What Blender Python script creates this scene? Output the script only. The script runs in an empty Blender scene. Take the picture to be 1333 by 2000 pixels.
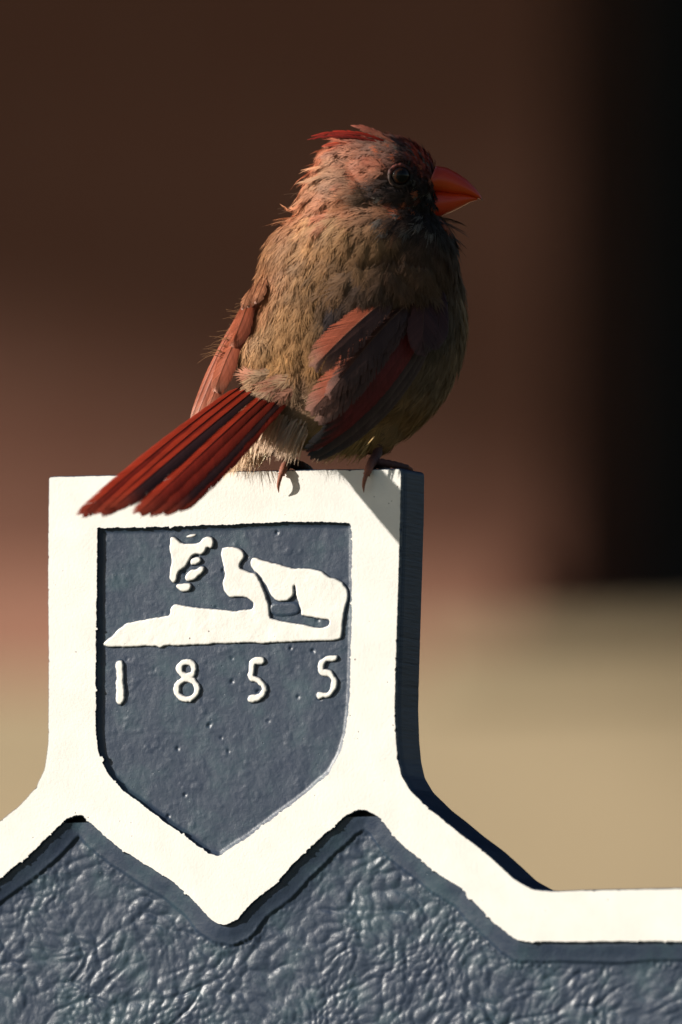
import bpy, bmesh, math, random
import numpy as np
from mathutils import Vector, Matrix
from mathutils.geometry import tessellate_polygon

random.seed(7)
rng = np.random.default_rng(7)
scene = bpy.context.scene
col = scene.collection
R = math.radians

# ------------------------------------------------------------------ camera
S = 0.00023                      # metres per photo pixel at the sign
LENS = 600.0
DIST = 2000 * S * LENS / 36.0
TH, TAU = R(22.0), R(-4.0)       # camera stands to the right of the sign's axis and looks slightly up
CEN = Vector((0, 0, 2.2))
FWD = Vector((-math.sin(TH) * math.cos(TAU), math.cos(TH) * math.cos(TAU), -math.sin(TAU)))
RGT = Vector((math.cos(TH), math.sin(TH), 0))
UPV = RGT.cross(FWD)
CAM = CEN - FWD * DIST
cd = bpy.data.cameras.new('camera')
cam = bpy.data.objects.new('camera', cd)
col.objects.link(cam)
cam.matrix_world = Matrix((RGT, UPV, -FWD)).transposed().to_4x4()
cam.location = CAM
cd.lens = LENS
cd.sensor_fit = 'AUTO'
cd.sensor_width = 36.0
cd.clip_start = 0.05
cd.clip_end = 500
cd.dof.use_dof = True
cd.dof.focus_distance = DIST + 0.0
cd.dof.aperture_fstop = 4.5
scene.camera = cam

# ------------------------------------------------------------------ light
SUN = Vector((-0.80, -0.475, 0.335)).normalized()     # towards the sun
w = bpy.data.worlds.new('World')
scene.world = w
w.use_nodes = True
wn = w.node_tree.nodes
sky = wn.new('ShaderNodeTexSky')
sky.sky_type = 'NISHITA'
sky.sun_disc = False
sky.sun_elevation = math.asin(SUN.z)
sky.sun_rotation = math.atan2(SUN.x, SUN.y)
bg = wn['Background']
bg.inputs[1].default_value = 0.05
w.node_tree.links.new(sky.outputs[0], bg.inputs[0])
sd = bpy.data.lights.new('sun', 'SUN')
sd.energy = 5.0
sd.angle = R(0.53)
sd.color = (1.0, 0.935, 0.845)
sun = bpy.data.objects.new('sun', sd)
col.objects.link(sun)
sun.rotation_euler = SUN.to_track_quat('Z', 'Y').to_euler()
scene.view_settings.view_transform = 'Standard'
scene.view_settings.look = 'None'
scene.view_settings.gamma = 1.0
scene.view_settings.exposure = 0.50
scene.cycles.use_denoising = True
scene.cycles.max_bounces = 8

# ------------------------------------------------------------------ helpers
def srgb(r, g, b, k=1.0):
    f = lambda c: ((c / 255 + 0.055) / 1.055) ** 2.4 if c > 10 else c / 255 / 12.92
    return (f(r) * k, f(g) * k, f(b) * k)

def ray(px, py):
    return FWD * DIST + RGT * ((px - 666.5) * S) + UPV * ((1000 - py) * S)

def on_plane_y(px, py, y):
    d = ray(px, py)
    t = (y - CAM.y) / d.y
    return CAM + d * t

def uv(px, py):                       # sign face coordinates (metres) of a photo pixel
    p = on_plane_y(px, py, 0.0)
    return (p.x, p.z)

def tag(o, label=None, cat=None, kind=None, group=None):
    if label: o['label'] = label
    if cat: o['category'] = cat
    if kind: o['kind'] = kind
    if group: o['group'] = group
    return o

def empty(name, loc):
    o = bpy.data.objects.new(name, None)
    o.empty_display_size = 0.02
    o.location = loc
    col.objects.link(o)
    return o

def mesh_obj(name, verts, faces, mats, parent=None, smooth=False, colors=None, fmat=None):
    me = bpy.data.meshes.new(name)
    if isinstance(verts, np.ndarray) and isinstance(faces, np.ndarray):
        nv, nf, k = len(verts), len(faces), faces.shape[1]
        me.vertices.add(nv)
        me.vertices.foreach_set('co', np.ascontiguousarray(verts, dtype=np.float32).ravel())
        me.loops.add(nf * k)
        me.loops.foreach_set('vertex_index', np.ascontiguousarray(faces, dtype=np.int32).ravel())
        me.polygons.add(nf)
        me.polygons.foreach_set('loop_start', np.arange(0, nf * k, k, dtype=np.int32))
        me.update(calc_edges=True)
    else:
        me.from_pydata([tuple(v) for v in verts], [], [tuple(f) for f in faces])
    if colors is not None:
        a = me.color_attributes.new('Col', 'FLOAT_COLOR', 'POINT')
        c4 = np.ones((len(me.vertices), 4), dtype=np.float32)
        c4[:, :3] = colors
        a.data.foreach_set('color', c4.ravel())
    for m in (mats if isinstance(mats, (list, tuple)) else [mats]):
        me.materials.append(m)
    if fmat is not None:
        me.polygons.foreach_set('material_index', np.asarray(fmat, dtype=np.int32))
    me.polygons.foreach_set('use_smooth', np.full(len(me.polygons), bool(smooth)))
    me.validate()
    me.update()
    o = bpy.data.objects.new(name, me)
    col.objects.link(o)
    if parent is not None:
        o.parent = parent
    return o

def tube(pts, rad, n=10, flat=1.0):
    """swept tube through points (list of 3-vectors) with a radius at each point; returns verts, quads"""
    P = np.array(pts, float)
    rad = np.array(rad, float)
    T = np.gradient(P, axis=0)
    T /= np.linalg.norm(T, axis=1, keepdims=True)
    up = np.array([0.0, 0.3, 1.0]) if abs(T[0][2]) < 0.9 else np.array([1.0, 0.2, 0])
    V, F = [], []
    for i in range(len(P)):
        a = np.cross(T[i], up); a /= np.linalg.norm(a)
        b = np.cross(a, T[i])
        for k in range(n):
            th = 2 * math.pi * k / n
            V.append(P[i] + rad[i] * (math.cos(th) * a + flat * math.sin(th) * b))
    for i in range(len(P) - 1):
        for k in range(n):
            F.append((i * n + k, i * n + (k + 1) % n, (i + 1) * n + (k + 1) % n, (i + 1) * n + k))
    c0 = len(V); V.append(P[0]); V.append(P[-1])
    for k in range(n):
        F.append((c0, (k + 1) % n, k))
        m_ = (len(P) - 1) * n
        F.append((c0 + 1, m_ + k, m_ + (k + 1) % n))
    return np.array(V), F

# numpy value noise
def _h(ix, iy, iz, seed):
    n = (ix * 374761393 + iy * 668265263 + iz * 2147483647 + seed * 1274126177) & 0xFFFFFFFF
    n = ((n ^ (n >> 13)) * 1274126177) & 0xFFFFFFFF
    n = ((n ^ (n >> 15)) * 2246822519) & 0xFFFFFFFF
    return ((n ^ (n >> 16)) & 0xFFFFFF) / float(0xFFFFFF)

def vnoise(x, y, z=0.0, seed=0):
    x, y, z = np.broadcast_arrays(np.asarray(x, float), np.asarray(y, float), np.asarray(z, float))
    ix, iy, iz = np.floor(x).astype(np.int64), np.floor(y).astype(np.int64), np.floor(z).astype(np.int64)
    fx, fy, fz = x - ix, y - iy, z - iz
    fx, fy, fz = [f * f * f * (f * (f * 6 - 15) + 10) for f in (fx, fy, fz)]
    r = 0
    for dx in (0, 1):
        for dy in (0, 1):
            for dz in (0, 1):
                r = r + _h(ix + dx, iy + dy, iz + dz, seed) * (fx if dx else 1 - fx) * (fy if dy else 1 - fy) * (fz if dz else 1 - fz)
    return r * 2 - 1

def fbm(x, y, z=0.0, seed=0, o=4):
    r, a, f = 0, 1.0, 1.0
    for i in range(o):
        r = r + a * vnoise(np.asarray(x) * f, np.asarray(y) * f, np.asarray(z) * f, seed + i * 17)
        a *= 0.5
        f *= 2.03
    return r / 1.9

def worley(x, y, seed=0):            # distances to the nearest and second nearest feature point
    ix, iy = np.floor(x).astype(np.int64), np.floor(y).astype(np.int64)
    f1 = np.full(x.shape, 9.0); f2 = np.full(x.shape, 9.0)
    for dx in (-1, 0, 1):
        for dy in (-1, 0, 1):
            cx, cy = ix + dx, iy + dy
            px = cx + _h(cx, cy, cx * 0, seed); py = cy + _h(cx, cy, cx * 0 + 1, seed)
            d = np.hypot(px - x, py - y)
            f2 = np.minimum(f2, np.maximum(d, f1))
            f1 = np.minimum(f1, d)
    return f1, f2

def smooth01(x):
    x = np.clip(x, 0, 1)
    return x * x * (3 - 2 * x)

# ------------------------------------------------------------------ materials
def mat(name):
    m = bpy.data.materials.new(name)
    m.use_nodes = True
    nt = m.node_tree
    return m, nt, nt.nodes['Principled BSDF']

def node(nt, typ, **kw):
    n = nt.nodes.new(typ)
    for k, v in kw.items():
        if k.startswith('i_'):
            n.inputs[k[2:].replace('_', ' ')].default_value = v
        else:
            setattr(n, k, v)
    return n

def ramp(nt, fac, stops):
    n = nt.nodes.new('ShaderNodeValToRGB')
    e = n.color_ramp.elements
    while len(e) < len(stops): e.new(0.5)
    for i, (p, c) in enumerate(stops):
        e[i].position = p
        e[i].color = (*c, 1) if len(c) == 3 else c
    nt.links.new(fac, n.inputs[0])
    return n

def bump(nt, height, strength, dist, prev=None):
    b = nt.nodes.new('ShaderNodeBump')
    b.inputs['Strength'].default_value = strength
    b.inputs['Distance'].default_value = dist
    nt.links.new(height, b.inputs['Height'])
    if prev is not None:
        nt.links.new(prev, b.inputs['Normal'])
    return b.outputs[0]

def paint_material(name, base, rough, use_attr=False, specks=True):
    """enamel paint on a sand casting: pits, specks, hair scratches"""
    m, nt, p = mat(name)
    geo = node(nt, 'ShaderNodeNewGeometry')
    n1 = node(nt, 'ShaderNodeTexNoise', i_Scale=55.0, i_Detail=6.0, i_Roughness=0.6)
    n2 = node(nt, 'ShaderNodeTexNoise', i_Scale=700.0, i_Detail=4.0, i_Roughness=0.65)
    v = node(nt, 'ShaderNodeTexVoronoi', i_Scale=260.0)
    v2 = node(nt, 'ShaderNodeTexVoronoi', i_Scale=75.0)
    for n in (n1, n2, v, v2):
        nt.links.new(geo.outputs['Position'], n.inputs['Vector'])
    pit = ramp(nt, v.outputs['Distance'], [(0.0, (0, 0, 0)), (0.05, (0, 0, 0)), (0.10, (1, 1, 1))])
    mask = ramp(nt, n1.outputs[0], [(0.0, (0, 0, 0)), (0.52, (0, 0, 0)), (0.60, (1, 1, 1))])
    pm = node(nt, 'ShaderNodeMix', data_type='RGBA')           # pits only in patches
    nt.links.new(mask.outputs[0], pm.inputs['Factor'])
    pm.inputs['A'].default_value = (1, 1, 1, 1)
    nt.links.new(pit.outputs[0], pm.inputs['B'])
    spk = ramp(nt, v2.outputs['Distance'], [(0.0, (0, 0, 0)), (0.020, (0, 0, 0)), (0.038, (1, 1, 1))])
    if use_attr:
        a = node(nt, 'ShaderNodeVertexColor', layer_name='Col')
        src = a.outputs[0]
    else:
        rgb = node(nt, 'ShaderNodeRGB')
        rgb.outputs[0].default_value = (*base, 1)
        src = rgb.outputs[0]
    var = ramp(nt, n1.outputs[0], [(0.3, (0.90, 0.90, 0.90)), (0.7, (1.04, 1.04, 1.04))] if specks else [(0.32, (0.80, 0.82, 0.92)), (0.5, (1.0, 1.0, 1.0)), (0.66, (1.35, 1.5, 1.22))])
    mul = node(nt, 'ShaderNodeMix', data_type='RGBA', blend_type='MULTIPLY')
    mul.inputs['Factor'].default_value = 1.0
    nt.links.new(src, mul.inputs['A'])
    nt.links.new(var.outputs[0], mul.inputs['B'])
    out = mul.outputs['Result']
    if specks:
        both = node(nt, 'ShaderNodeMix', data_type='RGBA', blend_type='MULTIPLY')
        both.inputs['Factor'].default_value = 1.0
        nt.links.new(pm.outputs['Result'], both.inputs['A'])
        nt.links.new(spk.outputs[0], both.inputs['B'])
        dk = node(nt, 'ShaderNodeMix', data_type='RGBA')
        nt.links.new(both.outputs['Result'], dk.inputs['Factor'])
        dk.inputs['A'].default_value = (0.16, 0.12, 0.10, 1)
        nt.links.new(out, dk.inputs['B'])
        out = dk.outputs['Result']
    nt.links.new(out, p.inputs['Base Color'])
    p.inputs['Roughness'].default_value = rough
    b1 = bump(nt, n2.outputs[0], 0.35, 0.0004)
    b2 = bump(nt, pm.outputs['Result'], 0.6, 0.0003, b1)
    nt.links.new(b2, p.inputs['Normal'])
    return m

WHITE = srgb(237, 234, 227)
NAVY = (0.026, 0.044, 0.076)
M_white = paint_material('white_paint', WHITE, 0.5)
M_navy = paint_material('navy_paint', NAVY, 0.42, specks=False)
M_relief = paint_material('relief_paint', WHITE, 0.42, use_attr=True)

def side_material():
    m, nt, p = mat('navy_brushed_edge')
    geo = node(nt, 'ShaderNodeNewGeometry')
    mp = node(nt, 'ShaderNodeMapping')
    mp.inputs['Scale'].default_value = (60, 60, 900)
    mp.inputs['Rotation'].default_value = (0.10, 0, 0)
    nt.links.new(geo.outputs['Position'], mp.inputs['Vector'])
    n = node(nt, 'ShaderNodeTexNoise', i_Scale=1.0, i_Detail=3.0)
    nt.links.new(mp.outputs[0], n.inputs['Vector'])
    r = ramp(nt, n.outputs[0], [(0.3, (0.012, 0.026, 0.056)), (0.7, (0.022, 0.042, 0.084))])
    nt.links.new(r.outputs[0], p.inputs['Base Color'])
    p.inputs['Roughness'].default_value = 0.45
    p.inputs['Specular IOR Level'].default_value = 0.15
    nt.links.new(bump(nt, n.outputs[0], 0.5, 0.0004), p.inputs['Normal'])
    return m
M_edge = side_material()

def feather_material(name, trans=0.22, rough=0.55, sheen=0.15):
    m, nt, p = mat(name)
    a = node(nt, 'ShaderNodeVertexColor', layer_name='Col')
    nt.links.new(a.outputs[0], p.inputs['Base Color'])
    p.inputs['Roughness'].default_value = rough
    p.inputs['Specular IOR Level'].default_value = 0.25
    t = node(nt, 'ShaderNodeBsdfTranslucent')
    nt.links.new(a.outputs[0], t.inputs['Color'])
    mx = node(nt, 'ShaderNodeMixShader')
    mx.inputs[0].default_value = trans
    nt.links.new(p.outputs[0], mx.inputs[1])
    nt.links.new(t.outputs[0], mx.inputs[2])
    nt.links.new(mx.outputs[0], nt.nodes['Material Output'].inputs['Surface'])
    return m
M_down = feather_material('contour_feather', 0.25, 0.6)
M_quill = feather_material('flight_feather', 0.12, 0.45)

def attr_material(name, rough, bscale=0, bstr=0.3, bdist=0.0002, coat=0.0, sss=0.0):
    m, nt, p = mat(name)
    a = node(nt, 'ShaderNodeVertexColor', layer_name='Col')
    nt.links.new(a.outputs[0], p.inputs['Base Color'])
    p.inputs['Roughness'].default_value = rough
    p.inputs['Coat Weight'].default_value = coat
    if sss:
        p.inputs['Subsurface Weight'].default_value = sss
        p.inputs['Subsurface Radius'].default_value = (1.0, 0.35, 0.15)
        p.inputs['Subsurface Scale'].default_value = 0.002
    if bscale:
        geo = node(nt, 'ShaderNodeNewGeometry')
        n = node(nt, 'ShaderNodeTexNoise', i_Scale=bscale, i_Detail=4.0)
        nt.links.new(geo.outputs['Position'], n.inputs['Vector'])
        nt.links.new(bump(nt, n.outputs[0], bstr, bdist), p.inputs['Normal'])
    return m
M_skin = attr_material('bird_skin', 0.7, 900, 0.6, 0.0003)
M_bill = attr_material('bill_horn', 0.38, 500, 0.25, 0.0002, 0.15, 0.25)
M_eye = attr_material('eye_gloss', 0.07, 0, coat=0.0)
M_eye.node_tree.nodes['Principled BSDF'].inputs['Specular IOR Level'].default_value = 0.22
M_body = attr_material('body_down', 0.9)


# ------------------------------------------------------------------ ground and building behind
def simple_noise_material(name, c1, c2, scale, rough=0.9, bdist=0.01):
    m, nt, p = mat(name)
    geo = node(nt, 'ShaderNodeNewGeometry')
    n = node(nt, 'ShaderNodeTexNoise', i_Scale=scale, i_Detail=6.0)
    nt.links.new(geo.outputs['Position'], n.inputs['Vector'])
    r = ramp(nt, n.outputs[0], [(0.3, c1), (0.7, c2)])
    nt.links.new(r.outputs[0], p.inputs['Base Color'])
    p.inputs['Roughness'].default_value = rough
    nt.links.new(bump(nt, n.outputs[0], 0.5, bdist), p.inputs['Normal'])
    return m

def brick_material():
    m, nt, p = mat('red_brown_brick')
    geo = node(nt, 'ShaderNodeNewGeometry')
    sep = node(nt, 'ShaderNodeSeparateXYZ')
    cmb = node(nt, 'ShaderNodeCombineXYZ')
    nt.links.new(geo.outputs['Position'], sep.inputs[0])
    add = node(nt, 'ShaderNodeMath', operation='ADD')
    nt.links.new(sep.outputs[0], add.inputs[0])
    nt.links.new(sep.outputs[1], add.inputs[1])
    nt.links.new(add.outputs[0], cmb.inputs[0])
    nt.links.new(sep.outputs[2], cmb.inputs[1])
    b = node(nt, 'ShaderNodeTexBrick')
    b.inputs['Scale'].default_value = 1.0
    b.inputs['Brick Width'].default_value = 0.215
    b.inputs['Row Height'].default_value = 0.075
    b.inputs['Mortar Size'].default_value = 0.005
    b.inputs['Color1'].default_value = (0.175, 0.070, 0.043, 1)
    b.inputs['Color2'].default_value = (0.155, 0.059, 0.035, 1)
    b.inputs['Mortar'].default_value = (0.19, 0.09, 0.06, 1)
    nt.links.new(cmb.outputs[0], b.inputs['Vector'])
    nt.links.new(b.outputs['Color'], p.inputs['Base Color'])
    p.inputs['Roughness'].default_value = 0.9
    nt.links.new(bump(nt, b.outputs['Fac'], -0.5, 0.006), p.inputs['Normal'])
    return m

M_ground = simple_noise_material('lawn', (0.075, 0.075, 0.028), (0.045, 0.058, 0.02), 3.0)
M_brick = brick_material()
M_stone = simple_noise_material('limestone', (0.385, 0.298, 0.185), (0.34, 0.262, 0.160), 6.0, 0.85, 0.003)
M_sunlit = simple_noise_material('sunlit_brick_tone', (0.31, 0.145, 0.095), (0.27, 0.125, 0.08), 9.0, 0.85, 0.002)
M_frame = simple_noise_material('dark_bronze', (0.012, 0.010, 0.009), (0.016, 0.013, 0.011), 8.0, 0.6, 0.001)
M_glass, _nt, _p = mat('dark_window_glass')
_p.inputs['Base Color'].default_value = (0.008, 0.008, 0.008, 1)
_p.inputs['Roughness'].default_value = 0.12
_p.inputs['Specular IOR Level'].default_value = 0.2
M_blocker = simple_noise_material('dark_blocker', (0.05, 0.028, 0.018), (0.035, 0.02, 0.013), 6.0, 0.8, 0.002)

g = mesh_obj('ground', [(-200, -200, 0), (200, -200, 0), (200, 200, 0), (-200, 200, 0)], [(0, 1, 2, 3)], M_ground)
tag(g, 'lawn around the sign', None, 'structure')

def box(x0, x1, y0, y1, z0, z1):
    v = [(x, y, z) for x in (x0, x1) for y in (y0, y1) for z in (z0, z1)]
    f = [(0, 1, 3, 2), (4, 6, 7, 5), (0, 4, 5, 1), (2, 3, 7, 6), (0, 2, 6, 4), (1, 5, 7, 3)]
    return v, f

def box_obj(name, b, m, parent, bev=0.0):
    v, f = box(*b)
    if parent is not None:
        L = parent.location
        v = [(a[0] - L.x, a[1] - L.y, a[2] - L.z) for a in v]
    o = mesh_obj(name, v, f, m, parent)
    if bev:
        md = o.modifiers.new('bevel', 'BEVEL')
        md.width = bev
        md.segments = 2
    return o

YW = 4.4                                      # brick face of the building
def wall_xz(px, py, y=YW):
    p = on_plane_y(px, py, y)
    return p.x, p.z

bld = empty('brick_building', (-2.0, YW, 0))
tag(bld, 'brown brick building with limestone base and a dark window, blurred behind the sign', 'building')
zs = wall_xz(666, 1325)[1]                    # top of the limestone base
xw = wall_xz(1085, 700)[0]                    # left jamb of the window
zw = wall_xz(1200, 1255)[1]                   # window bottom
XL, XR, ZT, WW, WH = -9.0, 0.6, 7.0, 1.5, 2.2
box_obj('wall', (XL, xw, YW, YW + 0.35, zs, ZT), M_brick, bld)
box_obj('wall', (xw + WW, XR, YW, YW + 0.35, zs, ZT), M_brick, bld)
box_obj('wall', (xw, xw + WW, YW, YW + 0.35, zw + WH, ZT), M_brick, bld)
box_obj('wall', (xw, xw + WW, YW, YW + 0.35, zs, zw), M_brick, bld)
for i in range(6):                             # ashlar base course
    a = XL + 1.6 * i
    box_obj('base_stone', (a + 0.003, a + 1.597, YW - 0.06, YW + 0.35, zs - 0.55, zs - 0.0), M_stone, bld, 0.008)
    box_obj('base_stone', (a + 0.003, a + 1.597, YW - 0.06, YW + 0.35, zs - 1.11, zs - 0.556), M_stone, bld, 0.008)
    box_obj('base_stone', (a + 0.003, a + 1.597, YW - 0.06, YW + 0.35, -0.2, zs - 1.116), M_stone, bld, 0.008)
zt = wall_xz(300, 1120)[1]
for i in range(24):                            # sunlit wall brightness put into a paler, added band above the base
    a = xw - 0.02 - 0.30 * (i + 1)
    box_obj('bright_band', (a + 0.003, a + 0.297, YW - 0.02, YW + 0.1, zs + 0.002, zt), M_sunlit, bld, 0.004)
box_obj('window_sill', (xw - 0.08, xw + WW + 0.08, YW - 0.075, YW + 0.2, zw - 0.03, zw + 0.004), M_stone, bld, 0.006)
wf = box_obj('window_frame', (xw + 0.002, xw + 0.06, YW + 0.14, YW + 0.2, zw + 0.006, zw + WH), M_frame, bld)
box_obj('window_frame', (xw + WW - 0.06, xw + WW - 0.002, YW + 0.14, YW + 0.2, zw + 0.006, zw + WH), M_frame, bld)
box_obj('window_frame', (xw + 0.062, xw + WW - 0.062, YW + 0.14, YW + 0.2, zw + 0.006, zw + 0.07), M_frame, bld)
box_obj('window_frame', (xw + 0.062, xw + WW - 0.062, YW + 0.14, YW + 0.2, zw + WH - 0.07, zw + WH - 0.002), M_frame, bld)
box_obj('pane', (xw + 0.055, xw + WW - 0.055, YW + 0.17, YW + 0.18, zw + 0.06, zw + WH - 0.06), M_glass, bld)
# unseen roof slab, added to keep sky light off the upper wall
zc = wall_xz(300, 250)[1]
COVER = 2.4
drop = COVER * SUN.z / -SUN.y                  # how far down its shadow edge reaches
box_obj('sky_blocker', (XL, XR, YW - COVER, YW + 0.05, zc + drop, zc + drop + 0.22), M_blocker, bld)

# added, unseen tree shape towards the sun: its crown fringe shades the upper wall
M_leaf = simple_noise_material('blocker_leaf', (0.05, 0.09, 0.025), (0.09, 0.12, 0.04), 4.0, 0.6, 0.001)
M_bark = simple_noise_material('bark', (0.10, 0.07, 0.05), (0.06, 0.045, 0.035), 9.0, 0.95, 0.02)
def shade_blocker():
    sh = Vector((SUN.x, SUN.y, 0)).normalized()
    x, z = wall_xz(300, BLOCKER_EDGE)
    k = 27.0
    base = Vector((x, YW, 0)) + sh * k
    zl = z + k * SUN.z / math.hypot(SUN.x, SUN.y)
    base = base + Vector((sh.y, -sh.x, 0)) * 1.9 * (1 if (sh.y * (x - 0) - sh.x * (YW - 0)) > 0 else -1)   # trunk stands aside
    t = empty('shade_blocker', base)
    tag(t, 'unseen tree-shaped blocker added to shade the brick wall', 'tree')
    r = np.random.default_rng(3)
    n = 40000
    P = r.normal(size=(n, 3))
    P /= np.linalg.norm(P, axis=1, keepdims=True)
    P *= (r.random(n) ** 0.40)[:, None]
    P = P * [2.9, 2.9, 3.6]
    P[:, 2] = np.where(P[:, 2] < -1.5, -1.5 - (r.random(n) ** 2) * 0.10, P[:, 2]) + 1.5 + zl
    P[:, 2] += (P[:, 0] * sh.x + P[:, 1] * sh.y) * SUN.z / math.hypot(SUN.x, SUN.y)   # underside slanted along the sun's rays to place the shade edge
    a, b = r.normal(size=(n, 3)), r.normal(size=(n, 3))
    a /= np.linalg.norm(a, axis=1, keepdims=True)
    b = np.cross(a, b); b /= np.linalg.norm(b, axis=1, keepdims=True)
    L = 0.06 + 0.03 * r.random((n, 1))
    V = np.stack([P - a * L, P + b * L * 0.5, P + a * L, P - b * L * 0.5], 1).reshape(-1, 3)
    mesh_obj('crown', V, np.arange(4 * n).reshape(n, 4), M_leaf, t)
    v, f = tube([(0, 0, -0.2), (0.03, 0, 2), (0.0, 0.06, 5), (0.05, 0.02, 8), (0, 0, zl + 3)], [0.34, 0.24, 0.2, 0.16, 0.06], 12)
    mesh_obj('trunk', v, f, M_bark, t, True)
    for i in range(7):
        an = i * 2.4
        v, f = tube([(0, 0, zl - 0.6 + 0.3 * i), (0.8 * math.cos(an), 0.8 * math.sin(an), zl + 0.5 + 0.3 * i), (1.9 * math.cos(an), 1.9 * math.sin(an), zl + 1.5 + 0.3 * i)], [0.09, 0.06, 0.02], 8)
        mesh_obj('limb', v, f, M_bark, t, True)
BLOCKER_EDGE = 600
shade_blocker()

# ------------------------------------------------------------------ sign
TS = 0.030                                     # casting thickness
def resample(pts, step, closed=True):
    P = np.array(pts, float)
    if closed: P = np.vstack([P, P[:1]])
    seg = np.hypot(*np.diff(P, axis=0).T)
    s = np.concatenate([[0], np.cumsum(seg)])
    n = max(8, int(s[-1] / step))
    t = np.linspace(0, s[-1], n, endpoint=not closed)
    return np.stack([np.interp(t, s, P[:, 0]), np.interp(t, s, P[:, 1])], 1)

def soften(P, it):
    for _ in range(it):
        P = 0.5 * P + 0.25 * (np.roll(P, 1, 0) + np.roll(P, -1, 0))
    return P

def normals2(P):
    t = np.roll(P, -1, 0) - np.roll(P, 1, 0)
    n = np.stack([t[:, 1], -t[:, 0]], 1)
    return n / np.maximum(np.linalg.norm(n, axis=1, keepdims=True), 1e-9)

def area2(P):
    return 0.5 * np.sum(P[:, 0] * np.roll(P[:, 1], -1) - np.roll(P[:, 0], -1) * P[:, 1])

def outline(pts, step=2.5, it=3, rough=1.0, seed=0, grow=0.0):
    """outline in photo pixels -> rough-edged outline on the sign face (metres, counter-clockwise)"""
    P = soften(resample(pts, step), it)
    if area2(P * [1, -1]) < 0: P = P[::-1]
    n = normals2(P * [1, -1]) * [1, -1]        # outward
    s = np.arange(len(P)) * step
    d = fbm(s / 16.0, P[:, 0] / 40, P[:, 1] / 40, seed, 4) * 1.5
    chip = np.clip(vnoise(s / 7.0, s * 0, 0, seed + 5) - 0.74, 0, 1) * -15 + 0.6 * vnoise(s / 3.0, s * 0, 0, seed + 8)
    P = P + n * (d + chip)[:, None] * rough + n * grow
    return np.array([uv(a, b) for a, b in P])

P_OUT = [(97, 932), (250, 929), (430, 923), (600, 919), (783, 917), (782, 1000), (779, 1100), (776, 1200), (773, 1300), (771, 1380),
         (773, 1442), (777, 1484), (784, 1515), (801, 1544), (838, 1580), (869, 1604), (900, 1630), (942, 1661), (973, 1689), (1004, 1718),
         (1040, 1738), (1082, 1742), (1134, 1740), (1333, 1736), (2350, 1730), (2350, 5600), (-1480, 5600), (-1480, 1760), (-300, 1745),
         (-200, 1742), (-130, 1710), (-60, 1652), (0, 1605), (40, 1574), (70, 1541), (88, 1503), (95, 1455), (96, 1400), (96, 1250), (95, 1150), (96, 1000)]
P_SHIELD = [(190, 1031), (300, 1029), (450, 1024), (560, 1019), (684, 1020), (688, 1040), (687, 1200), (684, 1330), (681, 1390), (675, 1434), (664, 1472),
            (643, 1510), (594, 1553), (540, 1593), (486, 1634), (448, 1658), (427, 1673), (402, 1666), (367, 1636), (324, 1607), (270, 1566),
            (238, 1542), (208, 1507), (192, 1472), (187, 1430), (187, 1300), (189, 1150)]
P_MAIN = [(-1380, 1850), (-215, 1838), (-150, 1815), (-60, 1757), (0, 1715), (54, 1672), (97, 1631), (127, 1601), (143, 1592), (162, 1593), (189, 1618), (232, 1655),
          (292, 1693), (335, 1720), (378, 1758), (410, 1793), (427, 1804), (443, 1806), (464, 1796), (491, 1763), (540, 1726), (572, 1688),
          (605, 1655), (648, 1618), (675, 1593), (702, 1580), (718, 1582), (744, 1598), (775, 1640), (812, 1671), (858, 1708), (905, 1736),
          (931, 1767), (962, 1799), (994, 1825), (1014, 1838), (1056, 1839), (1333, 1838), (2250, 1834), (2250, 5500), (-1380, 5500)]

sign = empty('marker_sign', (0.0, 0.02, 0.0))
tag(sign, 'navy and white cast metal marker sign with shield top, raised reclining lion and 1855', 'sign')
SO = np.array(sign.location)

def extrude_outlines(name, loops, rings, mats, closed_back=False, front=True):
    """loops: outer (ccw) + holes; rings: list of (grow, y); ring 0 is the front cap. Growing widens the outer loop and narrows holes.
    faces: slot 0 = cap, slot 1 = walls"""
    V, F, FM = [], [], []
    for li, L in enumerate(loops):
        n = normals2(L) if area2(L) > 0 else -normals2(L)      # away from the loop's interior
        sgn = 1 if li == 0 else -1
        k = len(L)
        b0 = len(V)
        for g_, y in rings:
            Q = L + n * g_ * sgn
            V.extend([(q[0], y, q[1]) for q in Q])
        for r in range(len(rings) - 1):
            for i in range(k):
                j = (i + 1) % k
                a, b, c, d = b0 + r * k + i, b0 + r * k + j, b0 + (r + 1) * k + j, b0 + (r + 1) * k + i
                F.append((a, d, c, b) if li == 0 else (a, b, c, d))
                FM.append(1)
    cap = tessellate_polygon([[Vector((p[0], p[1], 0)) for p in L] for L in loops])
    idx = []
    o = 0
    for L in loops:
        idx.extend(range(o, o + len(L)))
        o += len(L) * len(rings)
    for t in cap:
        a, b, c = (np.array(V[idx[i]]) for i in t)
        nn = np.cross(b - a, c - a)
        t = t if nn[1] < 0 else t[::-1]
        F.append(tuple(idx[i] for i in t))
        FM.append(0)
    if closed_back:
        L = loops[0]
        o = len(L) * (len(rings) - 1)
        for t in tessellate_polygon([[Vector((p[0], p[1], 0)) for p in L]]):
            F.append(tuple(o + i for i in t))
            FM.append(1)
    V = np.array(V) - SO
    return mesh_obj(name, V, F, mats, sign, colors=None, fmat=FM)

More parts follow.
